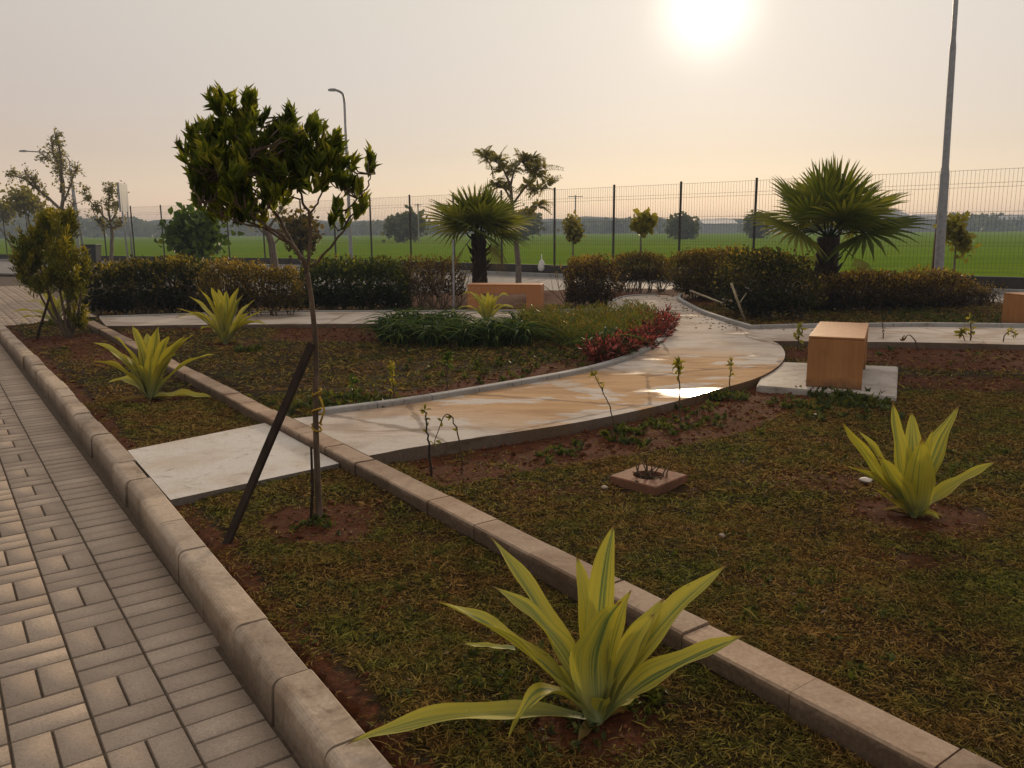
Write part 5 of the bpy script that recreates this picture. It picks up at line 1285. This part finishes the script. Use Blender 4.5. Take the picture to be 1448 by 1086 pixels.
def pebble(px, py, r, label, mat, seed):
    rng = np.random.default_rng(seed); import bmesh; bm = bmesh.new(); bmesh.ops.create_icosphere(bm, subdivisions=2, radius=r)
    for v_ in bm.verts: v_.co = Vector((v_.co.x * 1.3, v_.co.y, v_.co.z * .6)) * (1 + rng.normal() * .09)
    me = bpy.data.meshes.new('stone'); bm.to_mesh(me); bm.free(); o = link('stone', me, M[mat], smooth=True); q = P(px, py); o.location = (q[0], q[1], gz(q[0], q[1]) + r * .3); o.rotation_euler.z = rng.uniform(0, 6)
    tag(o, label, 'stone')
pebble(855, 686, .022, 'pale flat stone left of the square concrete frame', 'kerb', 1)
pebble(1021, 756, .016, 'small brown stone alone on the right lawn', 'stone', 2)
pebble(1224, 679, .035, 'pale stone left of the right agave', 'slab', 3)
rng = np.random.default_rng(310)

# ================================================================== LAWN, WEEDS, LITTER
def lawn(N, ymin, ymax, lmin, lmax, wd, seed, parts):
    rng = np.random.default_rng(seed)
    y = rng.uniform(ymin, ymax, N); x = rng.uniform(-1, 1, N) * (.86 * ymax + .6)
    ok = np.abs(x) < .82 * y + 1.1; x, y = x[ok], y[ok]
    s_, t_ = st_of(x, y)
    ok = inpoly(x, y, garden) & ~inpoly(x, y, path_poly) & ~inpoly(x, y, slab) & ~inpoly(x, y, pad)
    ok &= (t_ > np.interp(s_, [0, 2, 5.5, 9, 16], [.885, .91, .985, 1.01, .955]) + .015) & ~((t_ > T0 - .01) & (t_ < T1 + .01) & (s_ < 15.2)) & ~((np.abs(x - cx[0]) < .2) & (np.abs(y - cx[1]) < .2))
    ok &= np.min([np.hypot(x - a_[0], y - a_[1]) for a_ in bed_kerb[::3]], axis=0) > .10
    so_ = sample(soilv, x, y); pn = fbm(x * 3.1 + 9, y * 3.1 + 4, 4); pn2 = fbm(x * .9 + 30, y * .9, 3)
    pr = np.clip(1.0 - np.clip((so_ + (pn - .5) * 1.1 - .30) * 2.4, 0, 1), 0, 1) * (.55 + .45 * np.clip((pn - .36) * 6, 0, 1)) + .03
    ok &= rng.random(len(x)) < pr
    x, y, pn2 = x[ok], y[ok], pn2[ok]; n = len(x); z = sample(Z, x, y) + .002
    d = np.c_[rng.normal(size=n), rng.normal(size=n), rng.uniform(.1, 1.2, n)]
    L = rng.uniform(lmin, lmax, n); bend = np.c_[rng.normal(size=(n, 2)) * .65, rng.uniform(-.6, .0, n)] * L[:, None]
    parts.append((np.c_[x, y, z], d, L, np.full(n, wd) * rng.uniform(.7, 1.3, n), bend))
pt = []
lawn(560000, 1.7, 4.2, .012, .034, .0024, 1, pt); lawn(500000, 4.2, 7.5, .016, .042, .0036, 2, pt); lawn(240000, 7.5, 17, .03, .07, .0065, 3, pt)
lawn(5000, 1.7, 4.5, .04, .08, .0020, 11, pt); lawn(5000, 4.5, 10, .05, .09, .0036, 12, pt)
cat_ = [np.concatenate([p[i] for p in pt]) for i in range(5)]
rng = np.random.default_rng(4)
tag(leaves('lawn', cat_[0], cat_[1], cat_[2], cat_[3], M['lawn'], None, rng, 'blade', None, None, cat_[4]), 'short olive and brown creeping lawn', 'grass', kind='stuff')
# weeds and tufts
pos, dr, ln, wd = [], [], [], []
def weeds(px, py, rx, n, L, w_=.22, seed=0):
    rng = np.random.default_rng(seed); c = P(px, py); k = c[1] / 1150.
    for i in range(n):
        x, y = c[0] + rng.normal() * rx * k * .5, c[1] + rng.normal() * rx * k * .7
        for j in range(7): pos.append((x + rng.normal() * .01, y + rng.normal() * .01, gz(x, y))); dr.append((rng.normal(), rng.normal(), rng.uniform(.5, 1.6))); l = L * rng.uniform(.5, 1.2); ln.append(l); wd.append(l * w_)
for i, q in enumerate(((1020, 560, 50, 26, .09), (880, 612, 40, 20, .07), (940, 602, 40, 18, .06), (1000, 590, 50, 18, .06), (1180, 556, 70, 50, .10), (1150, 575, 60, 40, .07), (1225, 568, 40, 24, .08), (795, 640, 40, 14, .05), (450, 735, 22, 18, .04),
                       (440, 580, 60, 40, .08), (520, 572, 60, 30, .07), (700, 520, 120, 50, .07), (780, 505, 60, 30, .06), (600, 490, 100, 50, .05), (350, 497, 20, 14, .10), (100, 458, 30, 20, .12), (800, 1000, 60, 30, .035), (900, 985, 50, 24, .035), (1230, 470, 200, 60, .06), (1330, 448, 90, 90, .08),
                       (560, 800, 120, 40, .03), (700, 960, 120, 40, .03), (1100, 820, 200, 40, .035), (1300, 640, 120, 40, .04))): weeds(*q, seed=i)
rng = np.random.default_rng(6); n = len(pos)
tag(leaves('weeds', np.array(pos), np.array(dr), np.array(ln), np.array(wd), M['lf_weed'], None, rng, 'lance', rng.random(n) * .9), 'small green weeds growing in the lawn and soil', 'weeds', kind='stuff')
rng = np.random.default_rng(7); n = 2600
y = rng.uniform(1.9, 15, n); x = rng.uniform(-.7, .7, n) * y; s_, t_ = st_of(x, y); so_ = sample(soilv, x, y)
ok = inpoly(x, y, garden) & ~inpoly(x, y, pad) & ~inpoly(x, y, slab) & ~inpoly(x, y, path_poly) & (t_ > 1.05) & ~((t_ > T0 - .01) & (t_ < T1 + .01)) & (rng.random(n) < .25 + so_)
x, y = x[ok], y[ok]; n = len(x)
tag(leaves('leaf_litter', np.c_[x, y, sample(Z, x, y) + .012], np.c_[rng.normal(size=n), rng.normal(size=n), rng.normal(size=n) * .15], rng.uniform(.012, .04, n), rng.uniform(.003, .009, n), leaf_mat('litter', [(0, (.10, .06, .03)), (.8, (.24, .16, .09)), (1, (.20, .15, .10))], .1, rough=.95, spec=.03), None, rng, 'dia'),
    'dry leaf scraps scattered on the soil', 'leaf litter', kind='stuff')
rng = np.random.default_rng(12); n = 16000
y = rng.uniform(2, 15, n); x = rng.uniform(-.7, .7, n) * y; s_, t_ = st_of(x, y); so_ = sample(soilv, x, y)
ok = inpoly(x, y, garden) & ~inpoly(x, y, pad) & ~inpoly(x, y, slab) & ~inpoly(x, y, path_poly) & (t_ > 1.03) & ~((t_ > T0 - .02) & (t_ < T1 + .02)) & (so_ > .45) & (np.hypot(x - cx[0], y - cx[1]) > .3)
x, y = x[ok], y[ok]; n = len(x); r_ = rng.uniform(.004, .011, n) * (1 + .12 * y) * rng.uniform(.6, 1.5, n)
OV = np.array([(1, 0, 0), (0, 1, 0), (-1, 0, 0), (0, -1, 0), (0, 0, .7), (0, 0, -.6)]); OF = np.array([(0, 1, 4), (1, 2, 4), (2, 3, 4), (3, 0, 4), (1, 0, 5), (2, 1, 5), (3, 2, 5), (0, 3, 5)])
Vc = np.c_[x, y, sample(Z, x, y) + r_ * .2][:, None, :] + (OV[None] + rng.normal(size=(n, 6, 3)) * .28) * r_[:, None, None]
Fc = (OF[None] + (np.arange(n) * 6)[:, None, None]).reshape(-1, 3)
s = NT('soil_clod'); v = s.coord(); nn = s.noise(v, 50, 3); c = s.mix(s.ramp(nn, [(.35, 0), (.65, 1)]), (.055, .018, .008), s.ramp(s.attr('var'), [(0, (.10, .034, .014)), (.8, (.17, .062, .026)), (1, (.26, .15, .09))]))
tag(np_mesh('soil_clods', Vc.reshape(-1, 3), Fc, s.done(s.bsdf(c, .95, .1)), None, np.repeat(rng.random(n), 6)), 'red brown clods lying on the bare soil', 'soil', kind='stuff')
# fallen leaves and shreds on the path edge under the right bush
rng = np.random.default_rng(11); n = 240; e_ = np.array(main_up)[rng.integers(0, len(main_up), n)] + rng.normal(size=(n, 2)) * .28
ok = inpoly(e_[:, 0], e_[:, 1], path_poly); e_ = e_[ok]; n = len(e_)
tag(leaves('path_litter', np.c_[e_, np.full(n, ZP + .008)], np.c_[rng.normal(size=(n, 2)), np.zeros(n)], rng.uniform(.03, .08, n), .010, M['lf_dry'], None, rng, 'dia'), 'dry leaves on the edge of the path', 'leaf litter', kind='stuff')

# ================================================================== HAZE
mb = MB(); mb.box((0, 300, 5.2), (1960, 730, 14.0))
s = NT('haze_air'); pv = s.n('ShaderNodeVolumePrincipled'); pv.inputs['Color'].default_value = (.62, .76, .95, 1); pv.inputs['Density'].default_value = .0012; pv.inputs['Anisotropy'].default_value = .0
s.l(pv.outputs[0], s.out.inputs['Volume'])
tag(mb.build('haze', s.m), 'thin morning haze', 'haze', kind='stuff')
